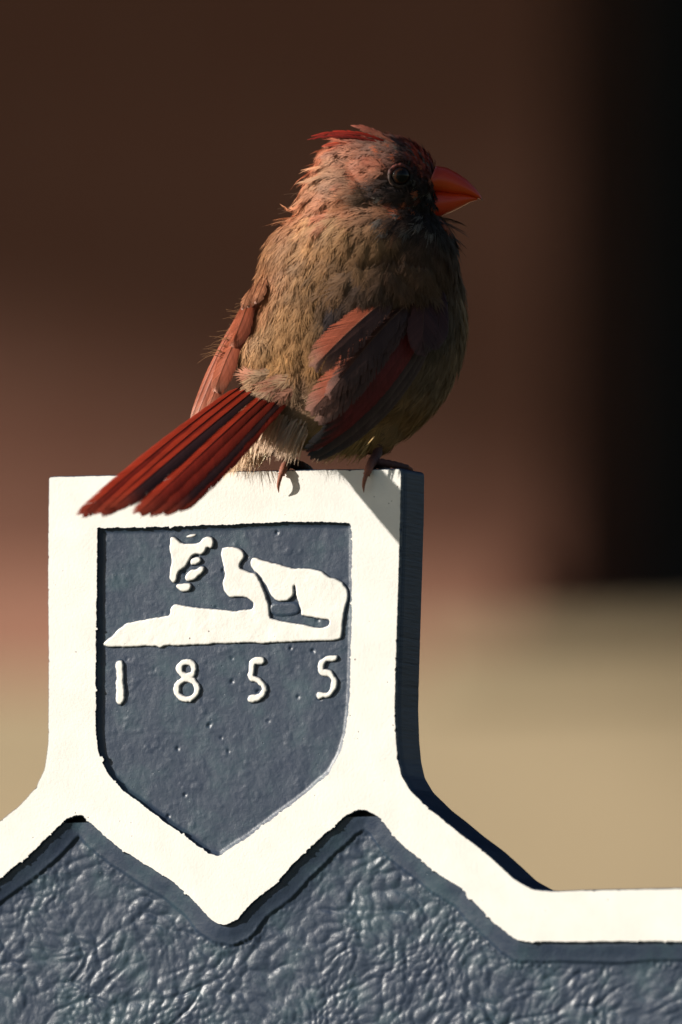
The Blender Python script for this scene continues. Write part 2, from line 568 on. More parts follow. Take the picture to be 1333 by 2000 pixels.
L_out = outline(P_OUT, 2.5, 3, 0.55, 1)
L_sh = outline(P_SHIELD, 2.0, 2, 1.25, 2)
L_mn = outline(P_MAIN, 2.5, 2, 1.2, 3)
white = extrude_outlines('border', [L_out, L_sh[::-1], L_mn[::-1]],
                         [(0, 0.0), (0.00022, 0.00012), (0.00034, 0.0004), (0.0004, 0.0016)], [M_white, M_navy])
tag(white, 'raised white border paint', None)
L_core = outline(P_OUT, 2.5, 5, 0.10, 9, 1.2)
core = extrude_outlines('casting', [L_core], [(-0.0004, 0.010), (0.0, 0.010), (0.0, 0.0028), (0.0003, 0.0034), (0.0005, 0.006), (0.0004, TS - 0.003), (-0.0006, TS - 0.0008), (-0.002, TS)],
                        [M_navy, M_edge], True)
# front rim of the casting: the ring that carries the border
rim = extrude_outlines('border_ridge', [outline(P_OUT, 2.5, 5, 0.12, 9, 1.0), outline(P_SHIELD, 2.5, 3, 0.3, 12, -0.6)[::-1], outline(P_MAIN, 2.5, 3, 0.3, 13, -0.6)[::-1]],
                       [(0, 0.0011), (0.0002, 0.0014), (0.0003, 0.004)], [M_navy, M_edge])

def seg_dist(X, Y, loop, closed=True, chunk=60000):
    A = np.asarray(loop)
    B = np.roll(A, -1, 0)
    if not closed: A, B = A[:-1], B[:-1]
    X, Y = X.ravel(), Y.ravel()
    out = np.empty(X.size)
    ins = np.zeros(X.size, bool)
    D = B - A
    L2 = np.maximum((D ** 2).sum(1), 1e-18)
    for s in range(0, X.size, chunk):
        x, y = X[s:s + chunk, None], Y[s:s + chunk, None]
        t = np.clip(((x - A[:, 0]) * D[:, 0] + (y - A[:, 1]) * D[:, 1]) / L2, 0, 1)
        d = np.hypot(x - A[:, 0] - t * D[:, 0], y - A[:, 1] - t * D[:, 1])
        out[s:s + chunk] = d.min(1)
        if closed:
            c = ((A[:, 1] > y) != (B[:, 1] > y)) & (x < (B[:, 0] - A[:, 0]) * (y - A[:, 1]) / np.where(B[:, 1] == A[:, 1], 1e-12, B[:, 1] - A[:, 1]) + A[:, 0])
            ins[s:s + chunk] = c.sum(1) % 2 == 1
    return np.where(ins, out, -out) if closed else out

def poly_uv(pts):
    return np.array([uv(a, b) for a, b in pts])

def grid_mesh(name, us, vs, Yd, keep, material, colors=None, parent=None):
    nu, nv = len(us), len(vs)
    U, V = np.meshgrid(us, vs)
    P = np.stack([U, Yd, V], -1).reshape(-1, 3)
    k = keep.reshape(nv, nu)
    q = k[:-1, :-1] | k[1:, :-1] | k[:-1, 1:] | k[1:, 1:]
    jj, ii = np.nonzero(q)
    a = jj * nu + ii
    F = np.stack([a, a + 1, a + nu + 1, a + nu], 1)
    used = np.unique(F)
    remap = np.full(nu * nv, -1)
    remap[used] = np.arange(len(used))
    return mesh_obj(name, P[used] - SO, remap[F], material, parent or sign, True,
                    None if colors is None else colors.reshape(-1, 3)[used])

PX = S / math.cos(TH)                          # one photo pixel along the face
# shield field
u0, v0 = uv(170, 1700); u1, v1 = uv(705, 1005)
us = np.arange(u0, u1, 0.00050); vs = np.arange(v0, v1, 0.00050)
U, V = np.meshgrid(us, vs)
d = seg_dist(U, V, poly_uv(P_SHIELD)).reshape(U.shape)
FD = 0.0022                                     # depth of the shield field
def shield_relief(U, V):
    a = fbm(U * 70, V * 70, 0, 21, 4) * 0.00022
    b = fbm(U * 330 + V * 120, V * 260, 0, 22, 3) * 0.00010
    f1, _ = worley(U * 62, V * 62, 31)
    pit = np.clip(0.075 + 0.03 * vnoise(U * 600, V * 600, 0, 36) - f1, 0, 1) * 0.008 * smooth01((vnoise(U * 30, V * 30, 0, 33) + 0.1) / 0.2)
    c = np.clip(fbm(U * 190, V * 230, 0, 24, 3) - 0.25, 0, 1) * 0.00035
    return a + b - pit + c
fill = smooth01((d - 0.0) / 0.0026)
Yd = 0.0012 + (FD - 0.0012) * fill ** 0.75 - shield_relief(U, V) * smooth01(d / 0.003)
grid_mesh('shield_field', us, vs, Yd, d > -0.0008, M_navy)

# main panel field: a coarse skirt beyond the frame, fine where the photograph looks
uL, vB = uv(-1400, 5520); uR, vT = uv(2270, 1560)
ua, va = uv(-70, 2070); ub, _ = uv(1410, 2070)
us = np.concatenate([np.arange(uL, ua, 0.012), np.arange(ua, ub, 0.00056), np.arange(ub, uR, 0.012)])
vs = np.concatenate([np.arange(vB, va, 0.012), np.arange(va, vT, 0.00056)])
U, V = np.meshgrid(us, vs)
d = seg_dist(U, V, poly_uv(P_MAIN)).reshape(U.shape)
def leather(U, V):
    wx = fbm(U * 30, V * 30, 0, 41, 3) * 0.010; wy = fbm(U * 30, V * 30, 5.0, 42, 3) * 0.010
    X, Y = U + wx, V + wy
    a = R(20)
    Xr, Yr = X * math.cos(a) + Y * math.sin(a), -X * math.sin(a) + Y * math.cos(a)
    f1, f2 = worley(Xr * 150, Yr * 185, 43)
    e1, e2 = worley(Xr * 290, Yr * 330, 47)
    g1, g2 = worley(Xr * 30, Yr * 62, 44)
    size = smooth01(0.5 + 1.1 * fbm(U * 26, V * 26, 0, 45, 2))
    on = 0.25 + 0.75 * smooth01(0.65 + 1.2 * fbm(U * 34, V * 34, 2.0, 48, 2))
    peb = np.clip(1 - (f1 / 0.72) ** 2, 0, 1) * 0.00082 * on
    fine = np.clip(1 - (e1 / 0.7) ** 2, 0, 1) * 0.00042 * (1 - 0.7 * size)
    crk = (1 - smooth01((g2 - g1) / 0.16)) * smooth01(0.35 + 1.6 * fbm(U * 40, V * 40, 0, 49, 2))
    roll = fbm(U * 75, V * 90, 0, 46, 4) * 0.00032
    return peb * (0.3 + 0.7 * size) + fine + roll - crk * 0.00045 - 0.0005
fade = smooth01((d - 0.0085) / 0.005)
MD = 0.0046
ledge = 0.0015 + 0.0016 * smooth01(d / 0.0088) + 0.0010 * smooth01((d - 0.0082 - 0.0012 * fbm(U * 60, V * 60, 0, 51, 2)) / 0.0016) + (MD - 0.0043) * smooth01((d - 0.006) / 0.01)
grain = np.clip(1 - worley(U * 420, V * 420, 55)[0] / 0.6, 0, 1) * 0.00045 * smooth01((d - 0.0080) / 0.0012) * (1 - smooth01((d - 0.0105) / 0.004)) * smooth01(0.6 + 1.5 * fbm(U * 45, V * 45, 0, 56, 2))
Yd = ledge - grain - leather(U, V) * (0.12 + 0.88 * fade) * smooth01(d / 0.003) - fbm(U * 90, V * 90, 0, 52, 3) * 0.00025 * smooth01(d / 0.004)
grid_mesh('panel_field', us, vs, Yd, d > -0.0008, M_navy)

# ---- raised emblem and date
def C5(pts):                                    # crop coordinates used while tracing -> photo pixels
    k = 630 / 1333.0
    return [(90 + x * k, 1000 + y * k) for x, y in pts]

def relief(name, parent, sdf_fn, box_px, H, edge=0.0011, seed=0, white_in=0.0004, top_noise=0.00018, rough=1.0):
    (xa, ya), (xb, yb) = box_px
    a0, b0 = uv(xa, yb); a1, b1 = uv(xb, ya)
    us = np.arange(a0, a1, 0.00040); vs = np.arange(b0, b1, 0.00040)
    U, V = np.meshgrid(us, vs)
    d = sdf_fn(U, V).reshape(U.shape)
    d = d + fbm(U * 260, V * 260, 0, seed, 3) * 0.00042 * rough + fbm(U * 900, V * 900, 0, seed + 3, 2) * 0.00016
    prof = smooth01((d + edge * 0.9) / (edge * 1.5))
    top = H + fbm(U * 130, V * 130, 0, seed + 7, 3) * top_noise
    Yd = FD + 0.0007 - (top + 0.0007) * prof
    wmask = smooth01((d + 0.00005 - white_in * 0.2) / 0.00045)[..., None]
    c = np.array(WHITE) * wmask + np.array(NAVY) * (1 - wmask)
    return grid_mesh(name, us, vs, Yd, d > -0.0016, M_relief, c, parent)

def poly_sdf(pts, it=2):
    L = soften(resample(poly_uv(C5(pts)), 0.0011), it)
    return lambda U, V: seg_dist(U, V, L)

def stroke_sdf(lines, half):
    Ls = [soften_open(resample(poly_uv(C5(l)), 0.0005, False), 4) for l in lines]
    hw = half * 630 / 1333 * PX
    return lambda U, V: hw - np.min([seg_dist(U, V, L, False) for L in Ls], axis=0)

def soften_open(P, it):
    for _ in range(it):
        Q = P.copy()
        Q[1:-1] = 0.5 * P[1:-1] + 0.25 * (P[2:] + P[:-2])
        P = Q
    return P

lion = empty('lion_emblem', (0, 0, 0))
lion.parent = sign
def bb(pts, m=14):
    q = C5(pts)
    xs, ys = [a for a, _ in q], [b for _, b in q]
    return ((min(xs) - m, min(ys) - m), (max(xs) + m, max(ys) + m))
P_BODY = [(228, 545), (250, 525), (272, 508), (298, 477), (330, 456), (420, 438), (508, 426), (510, 392), (525, 377), (575, 386), (640, 396), (700, 400),
          (790, 409), (806, 402), (850, 398), (852, 374), (826, 352), (790, 350), (757, 356), (732, 327), (722, 290), (736, 262), (728, 220), (719, 180),
          (718, 149), (735, 141), (772, 143), (802, 151), (821, 178), (815, 195), (797, 212), (798, 234), (832, 245), (862, 254), (882, 288), (902, 332),
          (917, 378), (921, 436), (960, 449), (1010, 457), (1080, 468), (1137, 478), (1166, 466), (1169, 446), (1100, 436), (1047, 428), (1052, 404), (1036, 370),
          (1030, 352), (1026, 300), (1020, 300), (1021, 345), (1000, 368), (965, 371), (942, 366), (926, 346), (906, 304), (876, 258), (848, 236), (838, 212),
          (845, 184), (870, 190), (930, 209), (1010, 229), (1080, 231), (1142, 246), (1162, 266), (1200, 278), (1226, 296), (1245, 325), (1243, 362),
          (1232, 402), (1225, 452), (1219, 527), (1100, 534), (1000, 537), (900, 542), (800, 541), (600, 549), (478, 554), (468, 566), (458, 553), (300, 557), (240, 555)]
P_HEAD = [(509, 101), (530, 103), (548, 124), (572, 129), (600, 128), (630, 125), (643, 106), (664, 97), (685, 105), (692, 126), (684, 150), (672, 150), (661, 141),
          (655, 162), (640, 178), (618, 171), (597, 181), (586, 200), (576, 222), (556, 238), (540, 246), (538, 275), (528, 293), (512, 292), (503, 270), (508, 235),
          (516, 205), (510, 170), (503, 150), (508, 130)]
P_EYE = [(589, 200), (600, 186), (625, 184), (641, 196), (634, 208), (612, 219), (594, 219)]
P_MOUTH = [(568, 270), (580, 250), (602, 234), (616, 238), (636, 219), (653, 226), (652, 246), (634, 262), (610, 280), (590, 287), (572, 285)]
P_CHIN = [(530, 306), (546, 293), (580, 290), (599, 300), (595, 319), (572, 330), (546, 326)]
P_EAR = [(566, 101), (590, 91), (618, 88), (614, 100), (580, 106)]
P_PAW = [(916, 392), (930, 376), (970, 373), (1010, 371), (1036, 376), (1047, 400), (1040, 422), (1000, 430), (950, 428), (920, 418)]
relief('lion_body', lion, poly_sdf(P_BODY, 1), bb(P_BODY), 0.0012, seed=61)
relief('lion_head', lion, poly_sdf(P_HEAD, 1), bb(P_HEAD), 0.0012, seed=62)
relief('lion_eye', lion, poly_sdf(P_EYE, 1), bb(P_EYE), 0.0011, seed=63)
relief('lion_muzzle', lion, poly_sdf(P_MOUTH, 1), bb(P_MOUTH), 0.0012, seed=64)
relief('lion_chin', lion, poly_sdf(P_CHIN, 1), bb(P_CHIN), 0.0011, seed=65)
relief('lion_brow', lion, poly_sdf(P_EAR, 1), bb(P_EAR), 0.0004, seed=66)
_o = relief('lion_elbow', lion, poly_sdf(P_PAW, 1), bb(P_PAW), 0.0006, edge=0.0022, seed=67)
_o.data.materials[0] = M_navy
def ell(cx, cy, rx, ry, n=28):
    return [(cx + rx * math.cos(6.2832 * i / n), cy + ry * math.sin(6.2832 * i / n)) for i in range(n + 1)]
D1 = [[(300, 628), (303, 660), (300, 700), (305, 740), (302, 782)]]
D8 = [ell(578, 647, 31, 30), ell(576, 732, 42, 42)]
D5a = [[(886, 614), (850, 616), (846, 650), (842, 684), (868, 690), (894, 712), (898, 738), (880, 762), (840, 772)]]
D5b = [[(1190, 602), (1150, 606), (1136, 626), (1130, 662), (1168, 662), (1188, 690), (1186, 728), (1162, 756), (1126, 756)]]
for ls, hw, sd_ in ((D1, 17, 71), (D8, 13, 72), (D5a, 13, 73), (D5b, 13, 74)):
    allp = [p for l in ls for p in l]
    relief('digit', sign, stroke_sdf(ls, hw), bb(allp, 24), 0.0011, edge=0.0012, seed=sd_, rough=2.3)

# post under the panel, on the ground
zb = uv(437, 5600)[1]
uc = uv(437, 3000)[0]
v_, f_ = tube([(uc, 0.02, -0.1), (uc, 0.02, 0.4), (uc, 0.02, zb - 0.06), (uc, 0.02, zb + 0.01)], [0.04, 0.038, 0.038, 0.05], 20)
mesh_obj('post', v_ - SO, f_, M_navy, sign, True)

# ------------------------------------------------------------------ the bird
# Modelled in photo pixels: x to the right, y down, z towards the viewer, then set on top of the sign.
_d = ray(640, 918)
_B = CAM + _d * ((TS * 0.5 - CAM.y) / _d.y)           # middle of the sign's top edge under the bird
SB = S * ((_B - CAM).dot(FWD) / DIST)
TOW = -FWD
bird = empty('cardinal', _B)
tag(bird, 'scruffy tan and red female cardinal perched on the sign, looking right', 'bird')
AX = np.array([RGT, -UPV, TOW]) * SB
def to_local(P):
    P = np.asarray(P, float)
    return (P - [640, 918, 0]) @ AX
def zfront(x):                                          # sign face under the bird
    return (TS / 2 / S + (x - 640) * math.sin(TH)) / math.cos(TH)
def lin(c): return np.array(srgb(*c))
KP = 0.84                                               # pigment scale: photo tone of a lit feather -> reflectance
SUNB = np.array([SUN.dot(RGT), -SUN.dot(UPV), SUN.dot(TOW)])

ELL = [  # centre, radii, in-plane tilt
    ((697, 645, -35), (214, 232, 168), 0.10),
    ((720, 605, -105), (178, 190, 150), 0.0),
    ((660, 770, -25), (150, 105, 120), 0.0),
    ((722, 488, -10), (160, 112, 128), 0.0),
    ((800, 520, 20), (88, 110, 90), 0.0),
    ((604, 535, -12), (92, 104, 84), -0.2),
    ((552, 712, 10), (86, 70, 62), 0.3),
    ((556, 800, 0), (68, 72, 66), 0.0),
    ((498, 846, -10), (42, 50, 50), 0.3),
    ((738, 838, 30), (34, 48, 36), 0.0),
    ((760, 350, 12), (97, 80, 84), 0.0),
    ((672, 386, 2), (82, 74, 84), -0.5),
    ((700, 309, 5), (76, 44, 58), -0.15),
    ((808, 400, 12), (50, 42, 52), 0.0),
]
def sdf(P):
    P = np.asarray(P, float)
    ds = []
    for c, r, a in ELL:
        q = P - c
        ca, sa = math.cos(a), math.sin(a)
        q = np.stack([q[..., 0] * ca + q[..., 1] * sa, -q[..., 0] * sa + q[..., 1] * ca, q[..., 2]], -1)
        r = np.array(r, float)
        k0 = np.linalg.norm(q / r, axis=-1)
        k1 = np.linalg.norm(q / r ** 2, axis=-1)
        ds.append(k0 * (k0 - 1) / np.maximum(k1, 1e-6))
    k = 26.0
    ds = np.array(ds)
    m = ds.min(0)
    return m - k * np.log(np.exp(-(ds - m) / k).sum(0)) * 0.55 + 6.0
def grad(P, e=1.0):
    g = np.stack([sdf(P + [e, 0, 0]) - sdf(P - [e, 0, 0]), sdf(P + [0, e, 0]) - sdf(P - [0, e, 0]), sdf(P + [0, 0, e]) - sdf(P - [0, 0, e])], -1)
    return g / np.maximum(np.linalg.norm(g, axis=-1, keepdims=True), 1e-9)

# feather tone and feather-lie maps, blended between control points on the body
TONE = np.array([
    # x, y, z,  r, g, b  (tone of the feather when lit, save the right mantle)
    (600, 400, 20, 196, 142, 104), (650, 340, 60, 178, 140, 106), (640, 310, 20, 186, 120, 88), (700, 285, 20, 150, 96, 78), (690, 350, 80, 172, 136, 108),
    (640, 380, 80, 190, 138, 106), (720, 335, 90, 182, 122, 92), (760, 285, 60, 134, 106, 92), (800, 300, 60, 104, 88, 82), (825, 305, 50, 214, 92, 62), (845, 318, 30, 190, 84, 60),
    (860, 345, 30, 34, 30, 30), (840, 380, 60, 36, 32, 32), (815, 350, 90, 46, 40, 38), (825, 420, 50, 34, 31, 31), (780, 385, 95, 70, 60, 58), (750, 375, 95, 60, 54, 54),
    (720, 385, 95, 160, 132, 108), (700, 400, 90, 188, 134, 98), (760, 410, 90, 150, 112, 84), (790, 430, 80, 60, 50, 44), (680, 430, 100, 178, 144, 100),
    (740, 445, 110, 150, 122, 88), (620, 440, 80, 186, 146, 98), (590, 480, 60, 172, 132, 90), (620, 520, 130, 160, 126, 84), (560, 520, 60, 170, 124, 86), (530, 570, 70, 188, 134, 92),
    (560, 600, 130, 184, 146, 98), (600, 600, 170, 172, 138, 94), (540, 670, 140, 192, 154, 102), (600, 680, 190, 178, 142, 96), (650, 592, 190, 44, 48, 60), (668, 618, 180, 40, 44, 56), (520, 620, 110, 186, 150, 104),
    (480, 700, 90, 190, 152, 104), (520, 730, 160, 168, 128, 110), (560, 745, 170, 142, 116, 102), (480, 745, 120, 178, 140, 120),
    (700, 500, 150, 140, 112, 80), (780, 490, 150, 108, 84, 66), (840, 500, 90, 100, 78, 64), (880, 520, 0, 130, 112, 90), (720, 560, 180, 100, 84, 72),  # right mantle tones lowered: its shade is mixed into the colour
    (910, 600, 0, 168, 142, 104), (900, 660, 40, 156, 134, 108), (860, 720, 80, 158, 138, 116), (870, 620, 100, 104, 94, 84), (830, 780, 60, 184, 146, 102), (780, 840, 40, 204, 168, 120), (700, 860, 90, 196, 174, 116),
    (560, 830, 100, 218, 198, 170), (520, 860, 60, 230, 208, 174), (480, 880, 20, 236, 212, 172), (600, 850, 100, 210, 190, 160), (745, 870, 40, 120, 104, 76),
    (860, 450, 10, 74, 62, 54), (700, 600, -200, 190, 150, 100), (650, 800, -120, 200, 180, 130), (740, 380, -80, 150, 110, 84), (600, 560, -120, 180, 140, 96)], float)
FLOW = np.array([
    (845, 310, 20, -1, -.30, 0), (770, 275, 20, -1, .05, 0), (690, 280, 10, -1, .02, 0), (620, 350, 0, -.85, .45, 0), (590, 400, 0, -.8, .6, 0), (760, 385, 95, -.95, .25, 0), (700, 390, 90, -.9, .35, 0),
    (700, 340, 90, -1, .15, 0), (800, 330, 80, -1, -.1, 0), (800, 420, 80, -.75, .6, 0), (845, 435, 20, .15, .9, -.2), (870, 440, 10, .45, .9, 0), (680, 440, 110, -.5, .85, 0), (760, 450, 110, -.2, .95, 0),
    (600, 500, 70, -.5, .85, 0), (560, 560, 70, -.42, .9, 0), (620, 540, 140, -.25, 1, 0), (560, 640, 140, -.22, 1, .1), (620, 650, 180, .05, 1, 0), (500, 690, 90, -.3, .95, .1), (520, 735, 150, -.75, .6, .3), (570, 745, 170, -.7, .65, .3),
    (780, 500, 140, .0, 1, 0), (850, 520, 80, .1, 1, 0), (905, 590, 0, -.05, 1, 0), (870, 680, 80, -.55, .85, 0), (880, 720, 0, -.4, .9, 0), (800, 820, 60, -.75, .6, .1), (720, 860, 80, -.85, .5, .1), (560, 830, 100, -.75, .55, .3),
    (500, 880, 30, -.30, .95, .1), (740, 870, 40, -.2, 1, 0), (700, 600, -200, -.1, 1, 0), (650, 800, -120, -.3, .9, 0), (740, 360, -80, -1, .2, 0)], float)
for _tb in (TONE, FLOW):
    _tb[:, 2] -= 40 * (_tb[:, 1] > 460) * (_tb[:, 2] > -60)
# pale and red blotches of the moult come from noise, not from the maps
def idw(P, tab, power=4):
    out = np.empty((len(P), 3))
    for s0 in range(0, len(P), 20000):
        d2 = ((P[s0:s0 + 20000, None, :] - tab[None, :, :3]) ** 2).sum(-1) + 60.0
        wgt = d2 ** (-power / 2)
        out[s0:s0 + 20000] = (wgt @ tab[:, 3:6]) / wgt.sum(1, keepdims=True)
    return out
TONE_L = TONE.copy()
TONE_L[:, 3:6] = np.array([lin(c) for c in TONE[:, 3:6]]) * [1.06, 0.95, 0.95]

# continuous body
bm = bmesh.new()
bmesh.ops.create_icosphere(bm, subdivisions=6, radius=1.0)
bm.verts.ensure_lookup_table()
D0 = np.array([v.co for v in bm.verts])
BF = np.array([[v.index for v in f.verts] for f in bm.faces])
bm.free()
O0 = np.array([690, 600, -5.0])
lo = np.full(len(D0), 20.0); hi = np.full(len(D0), 420.0)
ts = np.linspace(60, 420, 91)
ins = np.stack([sdf(O0 + D0 * t) < 0 for t in ts], 1)
last = ins.shape[1] - 1 - np.argmax(ins[:, ::-1], 1)
lo = ts[last]; hi = ts[np.minimum(last + 1, len(ts) - 1)]
for _ in range(14):
    mid = (lo + hi) / 2
    i_ = sdf(O0 + D0 * mid[:, None]) < 0
    lo = np.where(i_, mid, lo); hi = np.where(i_, hi, mid)
BV = O0 + D0 * ((lo + hi) / 2)[:, None]
bc = idw(BV, TONE_L) * KP * 0.55
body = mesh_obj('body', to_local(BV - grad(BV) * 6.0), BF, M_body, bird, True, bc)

def body_z(x, y):                                       # near surface of the body seen at (x, y)
    zs_ = np.linspace(260, -150, 206)
    P = np.stack([np.full_like(zs_, x), np.full_like(zs_, y), zs_], 1)
    i = np.argmax(sdf(P) < 0)
    return zs_[i] if sdf(P[i:i + 1])[0] < 0 else None

# ---- contour plumage: every feather is a fan of barbs lying on the body
def scatter(spacing_fn, n_try):
    A, B, Cc = BV[BF[:, 0]], BV[BF[:, 1]], BV[BF[:, 2]]
    ar = 0.5 * np.linalg.norm(np.cross(B - A, Cc - A), axis=1)
    f = rng.choice(len(BF), n_try, p=ar / ar.sum())
    u, v = rng.random((2, n_try))
    sw = u + v > 1
    u[sw], v[sw] = 1 - u[sw], 1 - v[sw]
    P = A[f] + (B[f] - A[f]) * u[:, None] + (Cc[f] - A[f]) * v[:, None]
    sp = spacing_fn(P)
    grid, keep = {}, []
    cs = 16.0
    for i in range(n_try):
        p, s_ = P[i], sp[i]
        k = tuple((p // cs).astype(int))
        ok = True
        for dx in (-1, 0, 1):
            for dy in (-1, 0, 1):
                for dz in (-1, 0, 1):
                    for j in grid.get((k[0] + dx, k[1] + dy, k[2] + dz), ()):
                        q = P[j]
                        if (q[0] - p[0]) ** 2 + (q[1] - p[1]) ** 2 + (q[2] - p[2]) ** 2 < s_ * s_:
                            ok = False
                            break
                    if not ok: break
                if not ok: break
            if not ok: break
        if ok:
            grid.setdefault(k, []).append(i)
            keep.append(i)
    return P[keep]

def region_params(P):
    x, y, z = P.T
    head = smooth01((440 - y) / 40) * 1.0
    face = head * smooth01((x - 720) / 60)
    low = smooth01((y - 780) / 60)
    ln = 54 - 16 * head - 16 * face + 8 * low
    thigh = smooth01(1 - np.hypot(x - 490, y - 880) / 60)
    ln = ln + 26 * thigh
    return head, face, low, thigh, ln

def tufts(P, nb, length, width, hw, lift0, lift1, seed, loose=0.25, pig_jit=0.16, colour=None, spread=1.0):
    r = np.random.default_rng(seed)
    n = len(P)
    N = grad(P)
    D = idw(P, FLOW, 4)
    D = D + r.normal(size=D.shape) * 0.20
    D -= N * (D * N).sum(1, keepdims=True)
    D /= np.linalg.norm(D, axis=1, keepdims=True)
    Sd = np.cross(N, D)
    length = length * r.uniform(0.8, 1.25, n)
    width = width * r.uniform(0.8, 1.2, n)
    half = nb // 2
    a = np.concatenate([np.linspace(0.0, 0.66, half), np.linspace(0.0, 0.66, nb - half)])
    side = np.concatenate([np.full(half, -1.0), np.full(nb - half, 1.0)])
    a = a[None, :] + r.normal(size=(n, nb)) * 0.03
    sl = r.uniform(0.75, 1.1, (n, nb))
    wl = np.sqrt(np.clip(1 - ((np.clip(a, 0, 0.66) + 0.02 - 0.22) / 0.47) ** 2, 0.02, 1))            # rounded outline of the vane
    reach = (0.38 + 0.22 * r.random((n, nb))) * spread
    Q = np.array([0, 0.36, 0.7, 1.0])
    t = a[..., None] + reach[..., None] * Q * sl[..., None]
    lat = side[None, :, None] * (width[:, None] * wl * sl)[..., None] * Q ** 0.8
    lat = lat + r.normal(size=(n, nb))[..., None] * loose * 6 * Q ** 2
    t = t + r.normal(size=(n, nb))[..., None] * 0.07 * Q ** 2
    X = P[:, None, None, :] + D[:, None, None, :] * (t * length[:, None, None])[..., None] + Sd[:, None, None, :] * lat[..., None]
    fl = (lift1 * r.uniform(0.5, 1.5, n))[:, None, None]
    hgt = lift0 + fl * np.clip(t, 0, 1.2) ** 1.2 - 1.5 * (np.abs(lat) / width[:, None, None]) ** 2 + (r.normal(size=(n, nb)) * loose * 2.5)[..., None] * Q
    for _ in range(2):
        dd = sdf(X.reshape(-1, 3)).reshape(X.shape[:3])
        G = grad(X.reshape(-1, 3)).reshape(X.shape)
        X = X - G * (dd - hgt)[..., None]
    T = np.gradient(X, axis=2)
    T /= np.maximum(np.linalg.norm(T, axis=-1, keepdims=True), 1e-6)
    tw = r.normal(size=(n, nb, 1, 1)) * 0.22
    W = np.cross(T, G) + G * tw
    W /= np.maximum(np.linalg.norm(W, axis=-1, keepdims=True), 1e-6)
    hwq = hw * np.array([1.0, 0.95, 0.70, 0.12])
    hws = hwq[None, None, :, None] * r.uniform(0.8, 1.2, (n, nb, 1, 1))
    V = np.stack([X - W * hws, X + W * hws], 3)                          # n, nb, 4, 2, 3
    base = (idw(P, TONE_L) if colour is None else colour)
    per = np.exp(r.normal(size=(n, 1, 1, 1)) * pig_jit)
    perb = np.exp(r.normal(size=(n, nb, 1, 1)) * 0.08)
    tt = np.clip(t, 0, 1)[..., None]
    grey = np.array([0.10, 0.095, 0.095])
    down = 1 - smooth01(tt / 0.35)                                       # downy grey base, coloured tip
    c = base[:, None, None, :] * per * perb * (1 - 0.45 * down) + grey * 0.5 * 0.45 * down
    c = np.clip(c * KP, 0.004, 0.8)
    cc = np.repeat(c[:, :, :, None, :], 2, 3)
    i0 = (np.arange(n * nb) * 8)[:, None]
    quad = np.array([[2, 3, 1, 0], [4, 5, 3, 2], [6, 7, 5, 4]])
    F = (i0[:, :, None] + quad[None]).reshape(-1, 4)
    RN = np.cross(W, T)
    NN = G + 0.30 * RN * np.sign((RN * G).sum(-1, keepdims=True)) + 0.25 * T
    NN = np.repeat(NN[:, :, :, None, :], 2, 3).reshape(-1, 3)
    return V.reshape(-1, 3), F, cc.reshape(-1, 3), NN

def blotch(P, c):
    """moult: red-orange patches on head and neck, grey bare patches"""
    x, y, z = P.T
    n1 = fbm(x / 34, y / 26, z / 40, 81, 3)
    headw = smooth01((470 - y) / 60)
    red = smooth01((n1 - 0.24) / 0.25) * headw * (x < 835) * 0.55
    c = c * (1 - red[:, None] * 0.75) + lin((206, 100, 66)) * red[:, None] * 0.75
    n2 = fbm(x / 18, y / 14, z / 20, 85, 2)
    dk = smooth01((n2 - 0.30) / 0.2) * 0.6
    c = c * (1 - dk[:, None] * 0.35)
    fr = np.random.default_rng(12)
    fw = smooth01((450 - y) / 20) * smooth01((x - 735) / 40)
    pick = fr.random(len(P))
    c = np.where((fw * (pick < 0.09) > 0.3)[:, None], lin((116, 106, 98)), c)
    c = np.where((fw * ((pick > 0.13) & (pick < 0.18)) > 0.3)[:, None], lin((190, 104, 70)), c)
    n3 = fbm(x / 60, y / 60, z / 60, 87, 2)
    c = c * (1 + 0.22 * n3)[:, None]
    return c

def set_normals(o, NN):
    n = NN @ AX
    n = n / np.maximum(np.linalg.norm(n, axis=1, keepdims=True), 1e-9)
    o.data.polygons.foreach_set('use_smooth', np.full(len(o.data.polygons), True))
    o.data.normals_split_custom_set_from_vertices(n.astype(np.float32))

pts = scatter(lambda P: 9.6 - 2.6 * smooth01((450 - P[:, 1]) / 50) * smooth01((P[:, 0] - 600) / 60) - 2.8 * smooth01((450 - P[:, 1]) / 30) * smooth01((P[:, 0] - 730) / 50), 40000)
pts = pts[~((np.hypot(pts[:, 0] - 781, pts[:, 1] - 345) < 26) & (pts[:, 2] > 0))]
pts = pts[~((pts[:, 0] > 850) & (np.abs(pts[:, 1] - 378) < 44))]
nrm = grad(pts)
near = nrm[:, 2] > -0.25
head, face, low, thigh, ln = region_params(pts)
_eye = (pts[:, 2] > 0) & (pts[:, 0] > 770) & (pts[:, 0] < 846) & (np.abs(pts[:, 1] - 345) < 30)
ln = np.where(_eye, np.clip((pts[:, 0] - 801) * 0.8, 5, 20), ln)
groups = [
    ('body_plumage', near & (head < 0.5), 44, 'soft tan and buff contour feathers'),
    ('head_plumage', near & (head >= 0.5), 26, 'scruffy buff head feathers with orange-red patches and black face mask'),
    ('breast_plumage', ~near, 12, 'buff breast feathers'),
]
for gi, (nm, msk, nb, lab) in enumerate(groups):
    P = pts[msk]
    L = ln[msk]
    wdt = 0.22 * L + 2.5
    c = blotch(P, idw(P, TONE_L))
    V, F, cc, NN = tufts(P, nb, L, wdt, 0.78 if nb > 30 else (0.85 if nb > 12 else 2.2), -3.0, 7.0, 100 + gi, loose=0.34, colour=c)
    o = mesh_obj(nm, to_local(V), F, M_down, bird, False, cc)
    set_normals(o, NN)
    tag(o, lab, None, 'stuff')
